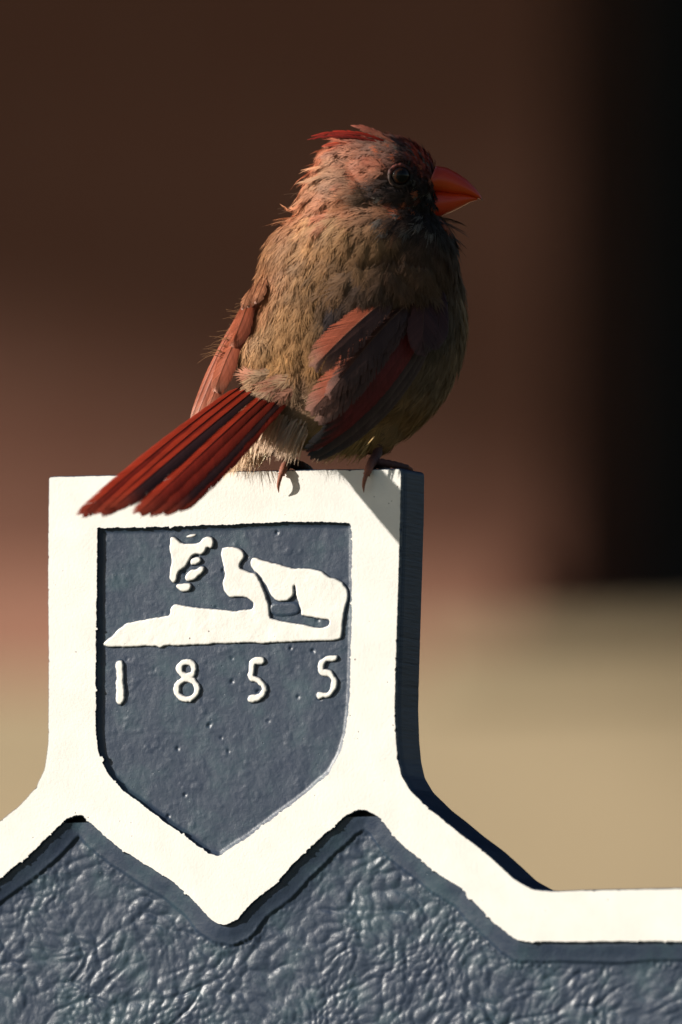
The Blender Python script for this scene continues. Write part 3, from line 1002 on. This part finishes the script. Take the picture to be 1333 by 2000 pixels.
# ragged crown, nape and throat tufts that stand off the outline
def outline_pts(line, n, jz, seed):
    r = np.random.default_rng(seed)
    L = np.array(line, float)
    t = np.linspace(0, len(L) - 1, n)
    P = np.stack([np.interp(t, range(len(L)), L[:, k]) for k in (0, 1)] + [r.uniform(-jz, jz, n)], 1) + np.concatenate([r.normal(size=(n, 2)) * 5, np.zeros((n, 1))], 1)
    for _ in range(3):
        P = P - grad(P) * sdf(P)[:, None]
    return P
extra = np.concatenate([outline_pts([(745, 285), (700, 295), (655, 320), (625, 350), (600, 390), (575, 430)], 46, 70, 1), outline_pts([(850, 430), (868, 445), (872, 470)], 10, 40, 2)])
V, F, cc, NN = tufts(extra, 22, np.full(len(extra), 40.0), np.full(len(extra), 6.0), 0.95, -2.0, 19.0, 131, loose=0.3, colour=blotch(extra, idw(extra, TONE_L)))
o = mesh_obj('nape_plumage', to_local(V), F, M_down, bird, False, cc)
set_normals(o, NN)
tag(o, 'ragged nape and crown tufts', None, 'stuff')
rr = np.random.default_rng(21)
q = rr.random(90)
rump = np.stack([466 + 124 * q + rr.normal(size=90) * 5, 722 + 14 * q + rr.uniform(-12, 22, 90), np.full(90, 90.0)], 1)
for _ in range(4):
    rump = rump - grad(rump) * sdf(rump)[:, None]
rc = np.where((rr.random(90) < 0.3)[:, None], lin((178, 124, 100)), lin((170, 138, 108))) * (0.75 + 0.4 * rr.random((90, 1)))
V, F, cc, NN = tufts(rump, 40, np.full(90, 58.0), np.full(90, 14.0), 0.8, 0.0, 15.0, 141, loose=0.4, colour=rc)
o = mesh_obj('rump_plumage', to_local(V), F, M_down, bird, False, cc)
set_normals(o, NN)
tag(o, 'pinkish grey rump feathers over the tail base', None, 'stuff')
# long cream fluff hanging beside and between the legs
def fluff(seed):
    r = np.random.default_rng(seed)
    n = 900
    q = r.random(n)
    A = np.stack([455 + 75 * q + r.normal(size=n) * 6, 838 + r.uniform(-8, 26, n), r.uniform(-35, 25, n)], 1)
    B = np.stack([428 + 92 * q + r.normal(size=n) * 7, 918 - 30 * q ** 2 + r.normal(size=n) * 9, A[:, 2] + r.uniform(-6, 26, n)], 1)
    n2 = 260
    q2 = r.random(n2)
    A2 = np.stack([640 + 100 * q2, 845 + r.uniform(-8, 22, n2), r.uniform(10, 70, n2)], 1)
    B2 = A2 + np.stack([-40 + 20 * r.random(n2), 30 + 14 * r.random(n2), r.uniform(0, 14, n2)], 1)
    n3 = 700
    q3 = r.random(n3)
    A3 = np.stack([492 + 110 * q3, 806 + 30 * q3 + r.uniform(-14, 14, n3), 66 + r.uniform(-40, 30, n3)], 1)
    B3 = A3 + np.stack([-30 + 16 * r.random(n3), 44 + 22 * r.random(n3), r.uniform(0, 40, n3)], 1)
    A, B = np.concatenate([A, A2, A3]), np.concatenate([B, B2, B3])
    m = len(A)
    Mi = (A + B) / 2 + r.normal(size=(m, 3)) * 3 + [-4, 4, 3]
    t = np.linspace(0, 1, 6)[None, :, None]
    X = (1 - t) ** 2 * A[:, None] + 2 * t * (1 - t) * Mi[:, None] + t ** 2 * B[:, None]
    T = np.gradient(X, axis=1)
    W = np.cross(T, r.normal(size=(m, 1, 3)) * 0.25 + [0, 0, 1.0])
    W /= np.linalg.norm(W, axis=-1, keepdims=True)
    hw = (1.0 * np.array([1, 1, 0.9, 0.75, 0.5, 0.12]))[None, :, None]
    V = np.stack([X - W * hw, X + W * hw], 2)
    i0 = (np.arange(m) * 12)[:, None, None]
    quad = np.array([[2 * k + 2, 2 * k + 3, 2 * k + 1, 2 * k] for k in range(5)])
    NN = np.repeat(np.array([-0.62, -0.25, 0.75]) + r.normal(size=(m, 3)) * [0.3, 0.3, 0.12], 12, 0)
    c = np.clip(idw(A, TONE_L) * np.exp(r.normal(size=(m, 1)) * 0.12) * KP, 0, 0.8)
    return V.reshape(-1, 3), (i0 + quad[None]).reshape(-1, 4), np.repeat(c, 12, 0), NN
V, F, cc, NN = fluff(9)
o = mesh_obj('vent_plumage', to_local(V), F, M_down, bird, False, cc)
set_normals(o, NN)
tag(o, 'long cream fluff beside the legs', None, 'stuff')

# ---- flight feathers: rachis and two vanes of barbs
def vane_feather(name, parent, base, ctrl, tip, wl, wr, N, cols, nb=64, seed=0, fray=0.10, blunt=2.4, camber=3.0, t0=0.62, edge=None):
    """cols: (left vane, right vane, tip, rachis) lit tones; left = side of cross(T, N)"""
    r = np.random.default_rng(seed)
    b, c, t_ = (np.array(p, float) for p in (base, ctrl, tip))
    L = np.linalg.norm(c - b) + np.linalg.norm(t_ - c)
    def Pt(t):
        t = np.asarray(t)[..., None]
        tc = np.clip(t, 0, 1)
        p = (1 - tc) ** 2 * b + 2 * tc * (1 - tc) * c + tc ** 2 * t_
        return p + (t - tc) * (2 * (t_ - c))
    def Tg(t):
        t = np.clip(np.asarray(t), 0, 1)[..., None]
        d_ = 2 * (1 - t) * (c - b) + 2 * t * (t_ - c)
        return d_ / np.linalg.norm(d_, axis=-1, keepdims=True)
    N = np.array(N, float); N /= np.linalg.norm(N)
    def prof(t):
        t = np.clip(t, 0, 1)
        return np.minimum(1, 0.45 + 0.9 * t) * np.clip(1 - np.clip((t - t0) / (1 - t0), 0, 1) ** blunt, 0, 1) ** 0.5
    Q = np.array([0, 0.3, 0.62, 1.0])
    V, F, Cl = [], [], []
    for side, wmax, colr in ((-1, wl, cols[0]), (1, wr, cols[1])):
        a = np.linspace(0.02, 0.985, nb) + r.normal(size=nb) * 0.12 / nb
        ns = vnoise(a * 14, a * 0, 0, seed * 7 + (3 if side > 0 else 5))
        ext = (wmax * 1.15 / L) * (1 - 0.55 * smooth01((a - 0.75) / 0.25)) + 0.006 * ns
        te = np.minimum(a + ext, 1.0 + 0.012 * r.random(nb))
        latm = wmax * prof(te * 0.985) * (1 - fray * r.random(nb) ** 2 - 0.10 * np.clip(ns, 0, 1))
        latm = np.maximum(latm, 1.0)
        t = a[:, None] + (te - a)[:, None] * Q ** 0.95
        lat = latm[:, None] * Q ** 0.9
        T = Tg(t)
        Sd = np.cross(T, N); Sd /= np.linalg.norm(Sd, axis=-1, keepdims=True)
        Nn = np.cross(Sd, T)
        X = Pt(t) + Sd * (side * lat)[..., None] - Nn * (camber * (lat / max(wl, wr)) ** 2)[..., None] + Nn * (0.4 * ns[:, None] * Q)[..., None]
        sp = L * 0.97 / nb
        hw = sp * 1.05 * np.array([1, 1, 0.95, 0.55])
        G = T * 0.8 + Sd * 0.0
        tilt = 0.35
        V1 = X - T * hw[None, :, None] - Nn * tilt
        V2 = X + T * hw[None, :, None] + Nn * tilt
        vv = np.stack([V1, V2], 2)
        base_i = sum(len(x) for x in V)
        V.append(vv.reshape(-1, 3))
        i0 = base_i + (np.arange(nb) * 8)[:, None, None]
        F.append((i0 + np.array([[0, 1, 3, 2], [2, 3, 5, 4], [4, 5, 7, 6]])[None]).reshape(-1, 4))
        cc = np.tile(lin(colr), (nb, 4, 1))
        tipm = smooth01((t - 0.80) / 0.2)[..., None]
        cc = cc * (1 - tipm) + lin(cols[2]) * tipm
        if edge is not None:
            em = (Q[None, :] ** 3 * (1.0 if side == edge[0] else 0.0))[..., None]
            cc = cc * (1 - em) + lin(edge[1]) * em
        streak = np.exp(r.normal(size=(nb, 1, 1)) * 0.07 + 0.16 * ns[:, None, None])
        cc = cc * streak
        Cl.append(np.repeat(cc[:, :, None, :], 2, 2).reshape(-1, 3))
    # rachis
    tr = np.linspace(-0.04, 0.97, 14)
    X = Pt(tr); T = Tg(tr)
    Sd = np.cross(T, N); Sd /= np.linalg.norm(Sd, axis=-1, keepdims=True)
    Nn = np.cross(Sd, T)
    rw = (1.9 * (1 - 0.8 * np.clip(tr, 0, 1)) * min(1.0, (wl + wr) / 50))[:, None]
    vv = np.stack([X - Sd * rw, X + Nn * (rw * 0.8 + 0.5), X + Sd * rw], 1)
    base_i = sum(len(x) for x in V)
    V.append(vv.reshape(-1, 3))
    i0 = base_i + (np.arange(13) * 3)[:, None, None]
    F.append((i0 + np.array([[0, 1, 4, 3], [1, 2, 5, 4]])[None]).reshape(-1, 4))
    Cl.append(np.tile(lin(cols[3]), (14 * 3, 1)))
    V = np.concatenate(V); F = np.concatenate(F); Cl = np.clip(np.concatenate(Cl) * KP, 0.003, 0.8)
    return mesh_obj(name, to_local(V), F, M_quill, parent, False, Cl)

def part_empty(name):
    e = empty(name, (0, 0, 0))
    e.parent = bird
    return e

# right wing, folded along the back
def zr(x, y, layer=0.0):
    z = 152 - 0.0012 * (x - 640) ** 2 - 0.0004 * (y - 680) ** 2
    bz = body_z(x, y)
    if bz is not None: z = max(z, bz + 3)
    return z + layer
rw = part_empty('wing')
tag(rw, 'right wing with red-brown tertials and dark grey primaries')
GREY, GREYR = (64, 56, 54), (92, 52, 46)
RB, RBD, PALE = (166, 88, 64), (96, 66, 58), (166, 122, 104)
def wfeather(name, par, b, c, t, wl, wr, lay, cols, seed, zfun=zr, N=(0.18, -0.12, 1.0), **kw):
    B_ = (b[0], b[1], zfun(b[0], b[1], min(lay, 6) - 14)); C_ = (c[0], c[1], zfun(c[0], c[1], lay + 2)); T_ = (t[0], t[1], zfun(t[0], t[1], lay))
    return vane_feather(name, par, B_, C_, T_, wl, wr, N, cols, seed=seed, **kw)
# primaries and secondaries: a narrow fan, outermost lowest
fan = [((862, 600), (815, 775), (636, 890), 14), ((858, 600), (800, 775), (618, 897), 17), ((852, 598), (788, 765), (606, 892), 19), ((848, 598), (775, 752), (600, 878), 20),
       ((844, 596), (775, 740), (616, 866), 20), ((840, 596), (768, 728), (628, 852), 20), ((834, 594), (758, 716), (634, 838), 20), ((826, 592), (745, 705), (634, 824), 20)]
for i, (b, c, t, wd) in enumerate(fan):
    redd_ = (80, 56, 53) if i < 3 else (128, 46, 46)
    wfeather('flight_feather', rw, b, c, t, wd * 0.9, wd, 2 + i * 2.2, ((56, 49, 48), redd_, (58, 52, 50), (50, 43, 41)), 200 + i, nb=80, fray=0.05, blunt=2.6, t0=0.7, edge=(1, (104, 82, 74) if i < 3 else (132, 50, 48)))
NTt = (-0.34, -0.16, 1.0)
wfeather('flight_feather', rw, (815, 600), (735, 690), (622, 824), 32, 32, 20, ((120, 82, 70), RBD, (136, 100, 88), (120, 80, 66)), 211, N=NTt, nb=96, fray=0.22, camber=7, blunt=3.4)
wfeather('flight_feather', rw, (805, 598), (722, 682), (606, 806), 38, 40, 23, (RB, RBD, (158, 112, 96), (128, 84, 68)), 212, N=NTt, nb=96, fray=0.22, camber=8, blunt=3.4)
wfeather('flight_feather', rw, (800, 592), (735, 645), (640, 775), 26, 36, 26, (RBD, (84, 60, 54), (140, 100, 88), (110, 76, 64)), 213, N=NTt, nb=90, fray=0.22, camber=7)
wfeather('flight_feather', rw, (775, 572), (702, 622), (612, 720), 38, 42, 30, (RB, RBD, PALE, (150, 100, 80)), 214, N=NTt, nb=96, fray=0.25, camber=8, blunt=3.4)
def zcov(x, y, layer=0.0):
    return zbody(x, y, layer - 16) if y < 560 else zr(x, y, layer + 16)
def zbody(x, y, layer=0.0):
    bz = body_z(x, y)
    return (bz if bz is not None else 60.0) + 4 + layer
for i, (b, c, t, wd) in enumerate([((856, 552), (866, 620), (846, 682), 22), ((822, 550), (832, 620), (822, 694), 32)]):
    wfeather('covert_feather', rw, b, c, t, wd, wd, 9 + i * 3.0, ((92, 58, 54), (86, 54, 52), (92, 62, 58), (80, 52, 48)), 220 + i, zcov, nb=60, fray=0.06, N=(0.25, -0.05, 1))

# left wing, seen along its edge
lw = part_empty('wing')
tag(lw, 'left wing edge with lit rufous tertials')
def zl_(x, y, layer=0.0):
    return 38 - (500 - x) * 0.50 + (y - 580) * 0.06 + layer
NL = (-0.62, -0.10, 0.78)
RU, RU2, RUT = (178, 96, 66), (160, 84, 58), (188, 122, 96)
for i, (b, c, t, wl, wr) in enumerate([((478, 600), (420, 690), (374, 818), 10, 16), ((484, 600), (432, 690), (382, 822), 14, 20), ((480, 640), (440, 700), (408, 800), 20, 22), ((482, 625), (444, 690), (420, 765), 24, 28), ((494, 570), (476, 620), (453, 677), 24, 27)]):
    wfeather('flight_feather', lw, b, c, t, wl, wr, i * 4.0, (RU, RU2, RUT, (206, 138, 104)), 230 + i, zl_, NL, nb=86, fray=0.05, blunt=2.6, camber=5)
for i, (b, c, t, wd) in enumerate([((508, 548), (497, 570), (486, 600), 15), ((520, 545), (512, 565), (500, 592), 14), ((496, 556), (484, 575), (474, 604), 13)]):
    wfeather('covert_feather', lw, b, c, t, wd, wd, 22 + i * 2, ((176, 118, 84), (170, 112, 80), (164, 112, 88), (150, 98, 72)), 240 + i, zl_, NL, nb=30, fray=0.4)

# tail
tail = part_empty('tail')
tag(tail, 'long brick red tail feathers hanging over the sign face')
RED, DRED, DK = (178, 58, 34), (150, 46, 30), (70, 44, 44)
NT = (-0.22, -0.60, 0.72)
tz = lambda x, y: 50 + (y - 765) * 1.3
TF = [((566, 772), (478, 868), (350, 996), 16, 17), ((556, 770), (456, 872), (322, 1003), 22, 20), ((545, 767), (436, 870), (296, 1005), 24, 22), ((530, 763), (414, 868), (274, 1004), 21, 20),
      ((504, 758), (376, 862), (226, 993), 21, 21), ((488, 756), (352, 860), (200, 1005), 21, 20), ((474, 754), (334, 854), (164, 1007), 17, 18)]
for i, (b, c, t, wl, wr) in enumerate(TF):
    lay = (6 - abs(i - 3.6) * 1.6) * 2.0
    f3 = lambda p, k=0: (p[0], p[1], tz(*p) + lay + k)
    vane_feather('tail_feather', tail, f3(b), f3(c, 5), f3(t), wl * 1.3, wr * 1.3, NT, (RED, (DK if i in (1, 4) else DRED), (150, 62, 42), (70, 34, 30)), nb=150, seed=250 + i, fray=0.06, blunt=2.6, camber=4, t0=0.86)

# crest
crest = part_empty('crest')
tag(crest, 'wispy red crest feathers swept back')
CF = [((748, 278), (690, 254), (612, 268), 4, (168, 50, 36)), ((742, 284), (680, 262), (604, 275), 3, (150, 44, 34)), ((760, 276), (722, 256), (688, 248), 5, (170, 96, 76)), ((768, 280), (735, 262), (706, 252), 5, (176, 106, 84)),
      ((740, 290), (690, 270), (634, 278), 5, (178, 92, 66)), ((735, 296), (684, 280), (632, 292), 5, (186, 80, 56)), ((728, 302), (680, 290), (638, 303), 6, (190, 110, 80)), ((722, 308), (672, 298), (630, 316), 7, (190, 136, 100)),
      ((715, 318), (664, 310), (620, 334), 8, (192, 146, 106)), ((750, 288), (700, 272), (650, 276), 5, (160, 70, 52)), ((700, 330), (650, 330), (606, 362), 9, (196, 150, 110)), ((690, 350), (640, 360), (590, 392), 9, (198, 140, 108))]
for i, (b, c, t, wd, cl) in enumerate(CF):
    zz = 44 + 4 * (i % 4)
    cl2 = tuple(int(v * 0.85) for v in cl)
    vane_feather('crest_feather', crest, (b[0], b[1] - 2, zz + 10), (c[0], c[1] - (6 if i < 4 else 10), zz + 6), (t[0], t[1] - (2 if i < 4 else 6), zz - 14), wd * 1.5, wd * 1.5, (-0.1, -0.5, 0.85), (cl, cl2, cl, cl2), nb=26, seed=270 + i, fray=0.6, blunt=1.2, camber=1)

# scapulars: mantle feathers that lie over the bases of both wings
sc = np.concatenate([np.stack([np.linspace(690, 872, 44), 548 - 10 * np.sin(np.linspace(0, 3.1, 44)), np.full(44, 160.0)], 1), np.stack([np.linspace(672, 868, 44), 530 - 8 * np.sin(np.linspace(0, 3.1, 44)), np.full(44, 160.0)], 1)])
sc = sc + np.random.default_rng(8).normal(size=sc.shape) * 5
for _ in range(4):
    sc = sc - grad(sc) * sdf(sc)[:, None]
V, F, cc, NN = tufts(sc, 44, np.full(len(sc), 52.0), np.full(len(sc), 13.0), 0.8, 8.0, 13.0, 151, loose=0.34, colour=idw(sc, TONE_L))
o = mesh_obj('scapular_plumage', to_local(V), F, M_down, bird, False, cc)
set_normals(o, NN)
tag(o, 'brown shoulder feathers over the wing bases', None, 'stuff')

# ---- bill
def mandible(name, top, bot, zhalf, cfn, sharp=1.0):
    x0 = max(top[0][0], bot[0][0]); x1 = min(top[-1][0], bot[-1][0])
    tx, ty = zip(*top); bx_, by = zip(*bot)
    n, m = 26, 24
    V, Cc, F = [], [], []
    for i in range(n):
        q = i / (n - 1)
        q = q ** 0.9
        xt = np.interp(q, np.linspace(0, 1, len(tx)), tx); yt = np.interp(q, np.linspace(0, 1, len(ty)), ty)
        xb = np.interp(q, np.linspace(0, 1, len(bx_)), bx_); yb = np.interp(q, np.linspace(0, 1, len(by)), by)
        zh = zhalf * (1 - q ** 1.7) ** 0.75 + 0.4
        for k in range(m):
            th = 2 * math.pi * k / m
            s_ = -math.cos(th)                           # -1 top, 1 bottom
            e = (s_ + 1) / 2
            w_ = abs(math.sin(th)) ** 0.85 * math.copysign(1, math.sin(th))
            V.append((xt + (xb - xt) * e, yt + (yb - yt) * e, 18 + 10 * q + zh * w_))
            Cc.append(cfn(q, e))
    for i in range(n - 1):
        for k in range(m):
            F.append((i * m + k, i * m + (k + 1) % m, (i + 1) * m + (k + 1) % m, (i + 1) * m + k))
    F.append(tuple(range(m))); F.append(tuple((n - 1) * m + k for k in range(m)))
    return mesh_obj(name, to_local(V), F, M_bill, bird, True, np.array(Cc))
orange, redd, horn = lin((222, 84, 16)), lin((196, 44, 16)), lin((120, 84, 74))
def cup(q, e):
    c = redd * (1 - e) + orange * e
    t = smooth01((q - 0.86) / 0.14)
    return (c * (1 - t) + horn * t) * 1.0
def clo(q, e):
    c = redd * (1 - 0.6 * q) + orange * 0.6 * q
    return c * 1.05
mandible('upper_mandible', [(852, 324), (874, 328), (893, 338), (912, 351), (928, 367), (938, 380), (944, 392)], [(826, 388), (839, 376), (858, 375), (880, 379), (905, 380), (928, 385), (943, 393)], 36, cup)
mandible('lower_mandible', [(824, 386), (840, 374), (858, 372), (880, 375), (902, 377), (918, 381), (934, 387)], [(826, 430), (845, 427), (862, 422), (882, 415), (902, 405), (918, 396), (932, 391)], 33, clo)

# ---- eye
ez = body_z(781, 345) or 90
gaze = np.array([0.22, 0.05, 0.97]); gaze /= np.linalg.norm(gaze)
bm = bmesh.new()
bmesh.ops.create_uvsphere(bm, u_segments=48, v_segments=32, radius=1.0)
ev = np.array([v.co for v in bm.verts]); ef = [[v.index for v in f.verts] for f in bm.faces]
bm.free()
ang = np.degrees(np.arccos(np.clip(ev @ gaze, -1, 1)))
ec = np.where((ang < 34)[:, None], np.array([0.003, 0.003, 0.003]), np.where((ang < 46)[:, None], np.array([0.024, 0.009, 0.004]), np.array([0.006, 0.004, 0.004])))
EYC = np.array([781, 345, ez - 9.0])
mesh_obj('eye', to_local(EYC + ev * 20.5), ef, M_eye, bird, True, ec)
V, F, Cc = [], [], []
nu_, nw_ = 48, 10
ra = np.cross(gaze, [0, 1, 0]); ra /= np.linalg.norm(ra); rb = np.cross(gaze, ra)
for i in range(nu_):
    th = 2 * math.pi * i / nu_
    dv = ra * math.cos(th) + rb * math.sin(th)
    rr = 19.5 * (1.0 + 0.06 * math.cos(2 * th))
    for k in range(nw_):
        ph = 2 * math.pi * k / nw_
        jig = 1.7 * vnoise(i * 0.9, k * 0.9, 0, 5)
        V.append(EYC + gaze * (8.5 + (2.2 + jig) * math.sin(ph)) + dv * (rr + 1.5 + (4.0 + jig) * math.cos(ph)))
        up_ = dv[1] < -0.2
        Cc.append((lin((150, 62, 44)) * 0.5 if up_ else lin((112, 80, 66)) * 0.4) * (0.25 + 0.9 * _h(i, k // 3, 0, 3)) * (0.3 if dv[0] > 0.4 else 1.0))
for i in range(nu_):
    for k in range(nw_):
        F.append((i * nw_ + k, i * nw_ + (k + 1) % nw_, ((i + 1) % nu_) * nw_ + (k + 1) % nw_, ((i + 1) % nu_) * nw_ + k))
mesh_obj('eyelid', to_local(V), F, M_skin, bird, True, np.array(Cc))

# ---- legs and feet, gripping the top edge of the sign
LEGC, TOEC, CLAW = lin((92, 58, 54)), lin((90, 58, 56)), lin((158, 96, 72))
def limb(name, parent, pts, rad, c0, c1, n=12, sub=6, knob=0.10):
    P = np.array(pts, float)
    m = (len(P) - 1) * sub + 1
    tq = np.linspace(0, len(P) - 1, m)
    Q = np.stack([np.interp(tq, range(len(P)), P[:, k]) for k in range(3)], 1)
    for _ in range(4):
        Q[1:-1] = 0.5 * Q[1:-1] + 0.25 * (Q[2:] + Q[:-2])
    r_ = np.interp(tq, range(len(P)), rad)
    r_ = r_ * (1 + knob * np.sin(np.arange(m) * 1.9))
    V, F = tube(Q, r_, n)
    g_ = np.clip(((V - Q[0]) @ (Q[-1] - Q[0])) / np.dot(Q[-1] - Q[0], Q[-1] - Q[0]), 0, 1)[:, None]
    return mesh_obj(name, to_local(V), F, M_skin, parent, True, (np.array(c0) * (1 - g_) + np.array(c1) * g_) * 0.8)
def foot(x, label, toes, zc_):
    zf = zfront(x)
    e = part_empty('leg')
    tag(e, label)
    limb('shank', e, [(x + 16, 840, zc_ + 15), (x + 12, 880, zc_ + 5), (x + 2, 902, zf - 34)], [11, 9, 10], LEGC * 0.8, LEGC)
    limb('toe', e, [(x + 2, 900, zf - 34), (x - 4, 908, zf - 10), (x - 8, 917, zf + 6), (x - 12, 928, zf + 8)], [10, 8, 7.5, 6.5], TOEC, CLAW)
    limb('claw', e, [(x - 11, 923, zf + 8), (x - 16, 938, zf + 14), (x - 18, 950, zf + 13), (x - 17, 962, zf + 7)], [4.6, 4.2, 3.0, 0.7], CLAW, CLAW * 0.9, knob=0.0)
    for tp in toes:
        limb('toe', e, [(x + 2, 902, zf - 36)] + [(x + a, y, zf + b) for a, y, b in tp], [9, 8, 7, 6], TOEC, TOEC * 0.8)
        a, y, b = tp[-1]
        a2, y2, b2 = tp[-2]
        limb('claw', e, [(x + a, y, zf + b), (x + a + (a - a2) * 0.4, y + 3, zf + b + (b - b2) * 0.5), (x + a + (a - a2) * 0.55, y + 11, zf + b + (b - b2) * 0.8)], [4.5, 3.5, 0.8], CLAW * 0.6, CLAW * 0.5, knob=0)
foot(562, 'left leg with curved claw over the edge', [[(14, 908, -60), (22, 914, -90), (30, 918, -118)], [(0, 908, -62), (-4, 914, -95), (-6, 918, -122)], [(26, 908, -44), (38, 914, -66), (44, 918, -90)]], 10)
foot(728, 'right leg with curved claw over the edge', [[(26, 905, -30), (48, 909, -26), (68, 914, -34)], [(14, 908, -66), (24, 914, -98), (30, 918, -122)], [(2, 908, -64), (0, 914, -98), (-2, 918, -126)]], 45)

# ---- loose hairs and bristles
def hairs(name, items, w=0.7):
    V, F, Cc = [], [], []
    for p0, p1, p2, c in items:
        p0, p1, p2 = map(np.array, (p0, p1, p2))
        t = np.linspace(0, 1, 7)[:, None]
        X = (1 - t) ** 2 * p0 + 2 * t * (1 - t) * p1 + t ** 2 * p2
        v, f = tube(X, w * (1 - 0.85 * t[:, 0]), 5)
        o_ = len(V)
        V.extend(v); F.extend([tuple(i + o_ for i in q) for q in f]); Cc.extend([lin(c) * KP] * len(v))
    o = mesh_obj(name, to_local(V), F, M_down, bird, True, np.array(Cc))
    tag(o, None, None, 'stuff')
hr = random.Random(4)
it = []
for i in range(16):
    x, y = 862 + hr.uniform(-10, 8), 428 + hr.uniform(-6, 14)
    it.append(((x, y, 22 + hr.uniform(-10, 10)), (x + 12, y + 2, 26), (x + hr.uniform(14, 30), y + hr.uniform(2, 26), 28), (120, 98, 84)))
for i in range(34):
    q = hr.random()
    x, y = 500 - 75 * q + hr.uniform(-4, 4), 590 + 110 * q
    it.append(((x, y, 20), (x - 14, y - 6, 16), (x - hr.uniform(16, 40), y + hr.uniform(-10, 16), 12), (190, 140, 96)))
for i in range(9):
    x, y = 594 + hr.uniform(-10, 8), 385 + hr.uniform(-12, 40)
    it.append(((x, y, 5), (x - 16, y - 4, 5), (x - hr.uniform(18, 48), y + hr.uniform(-8, 14), 5), (150, 116, 92)))
hairs('stray_barbs', it)

cd.dof.focus_object = bird
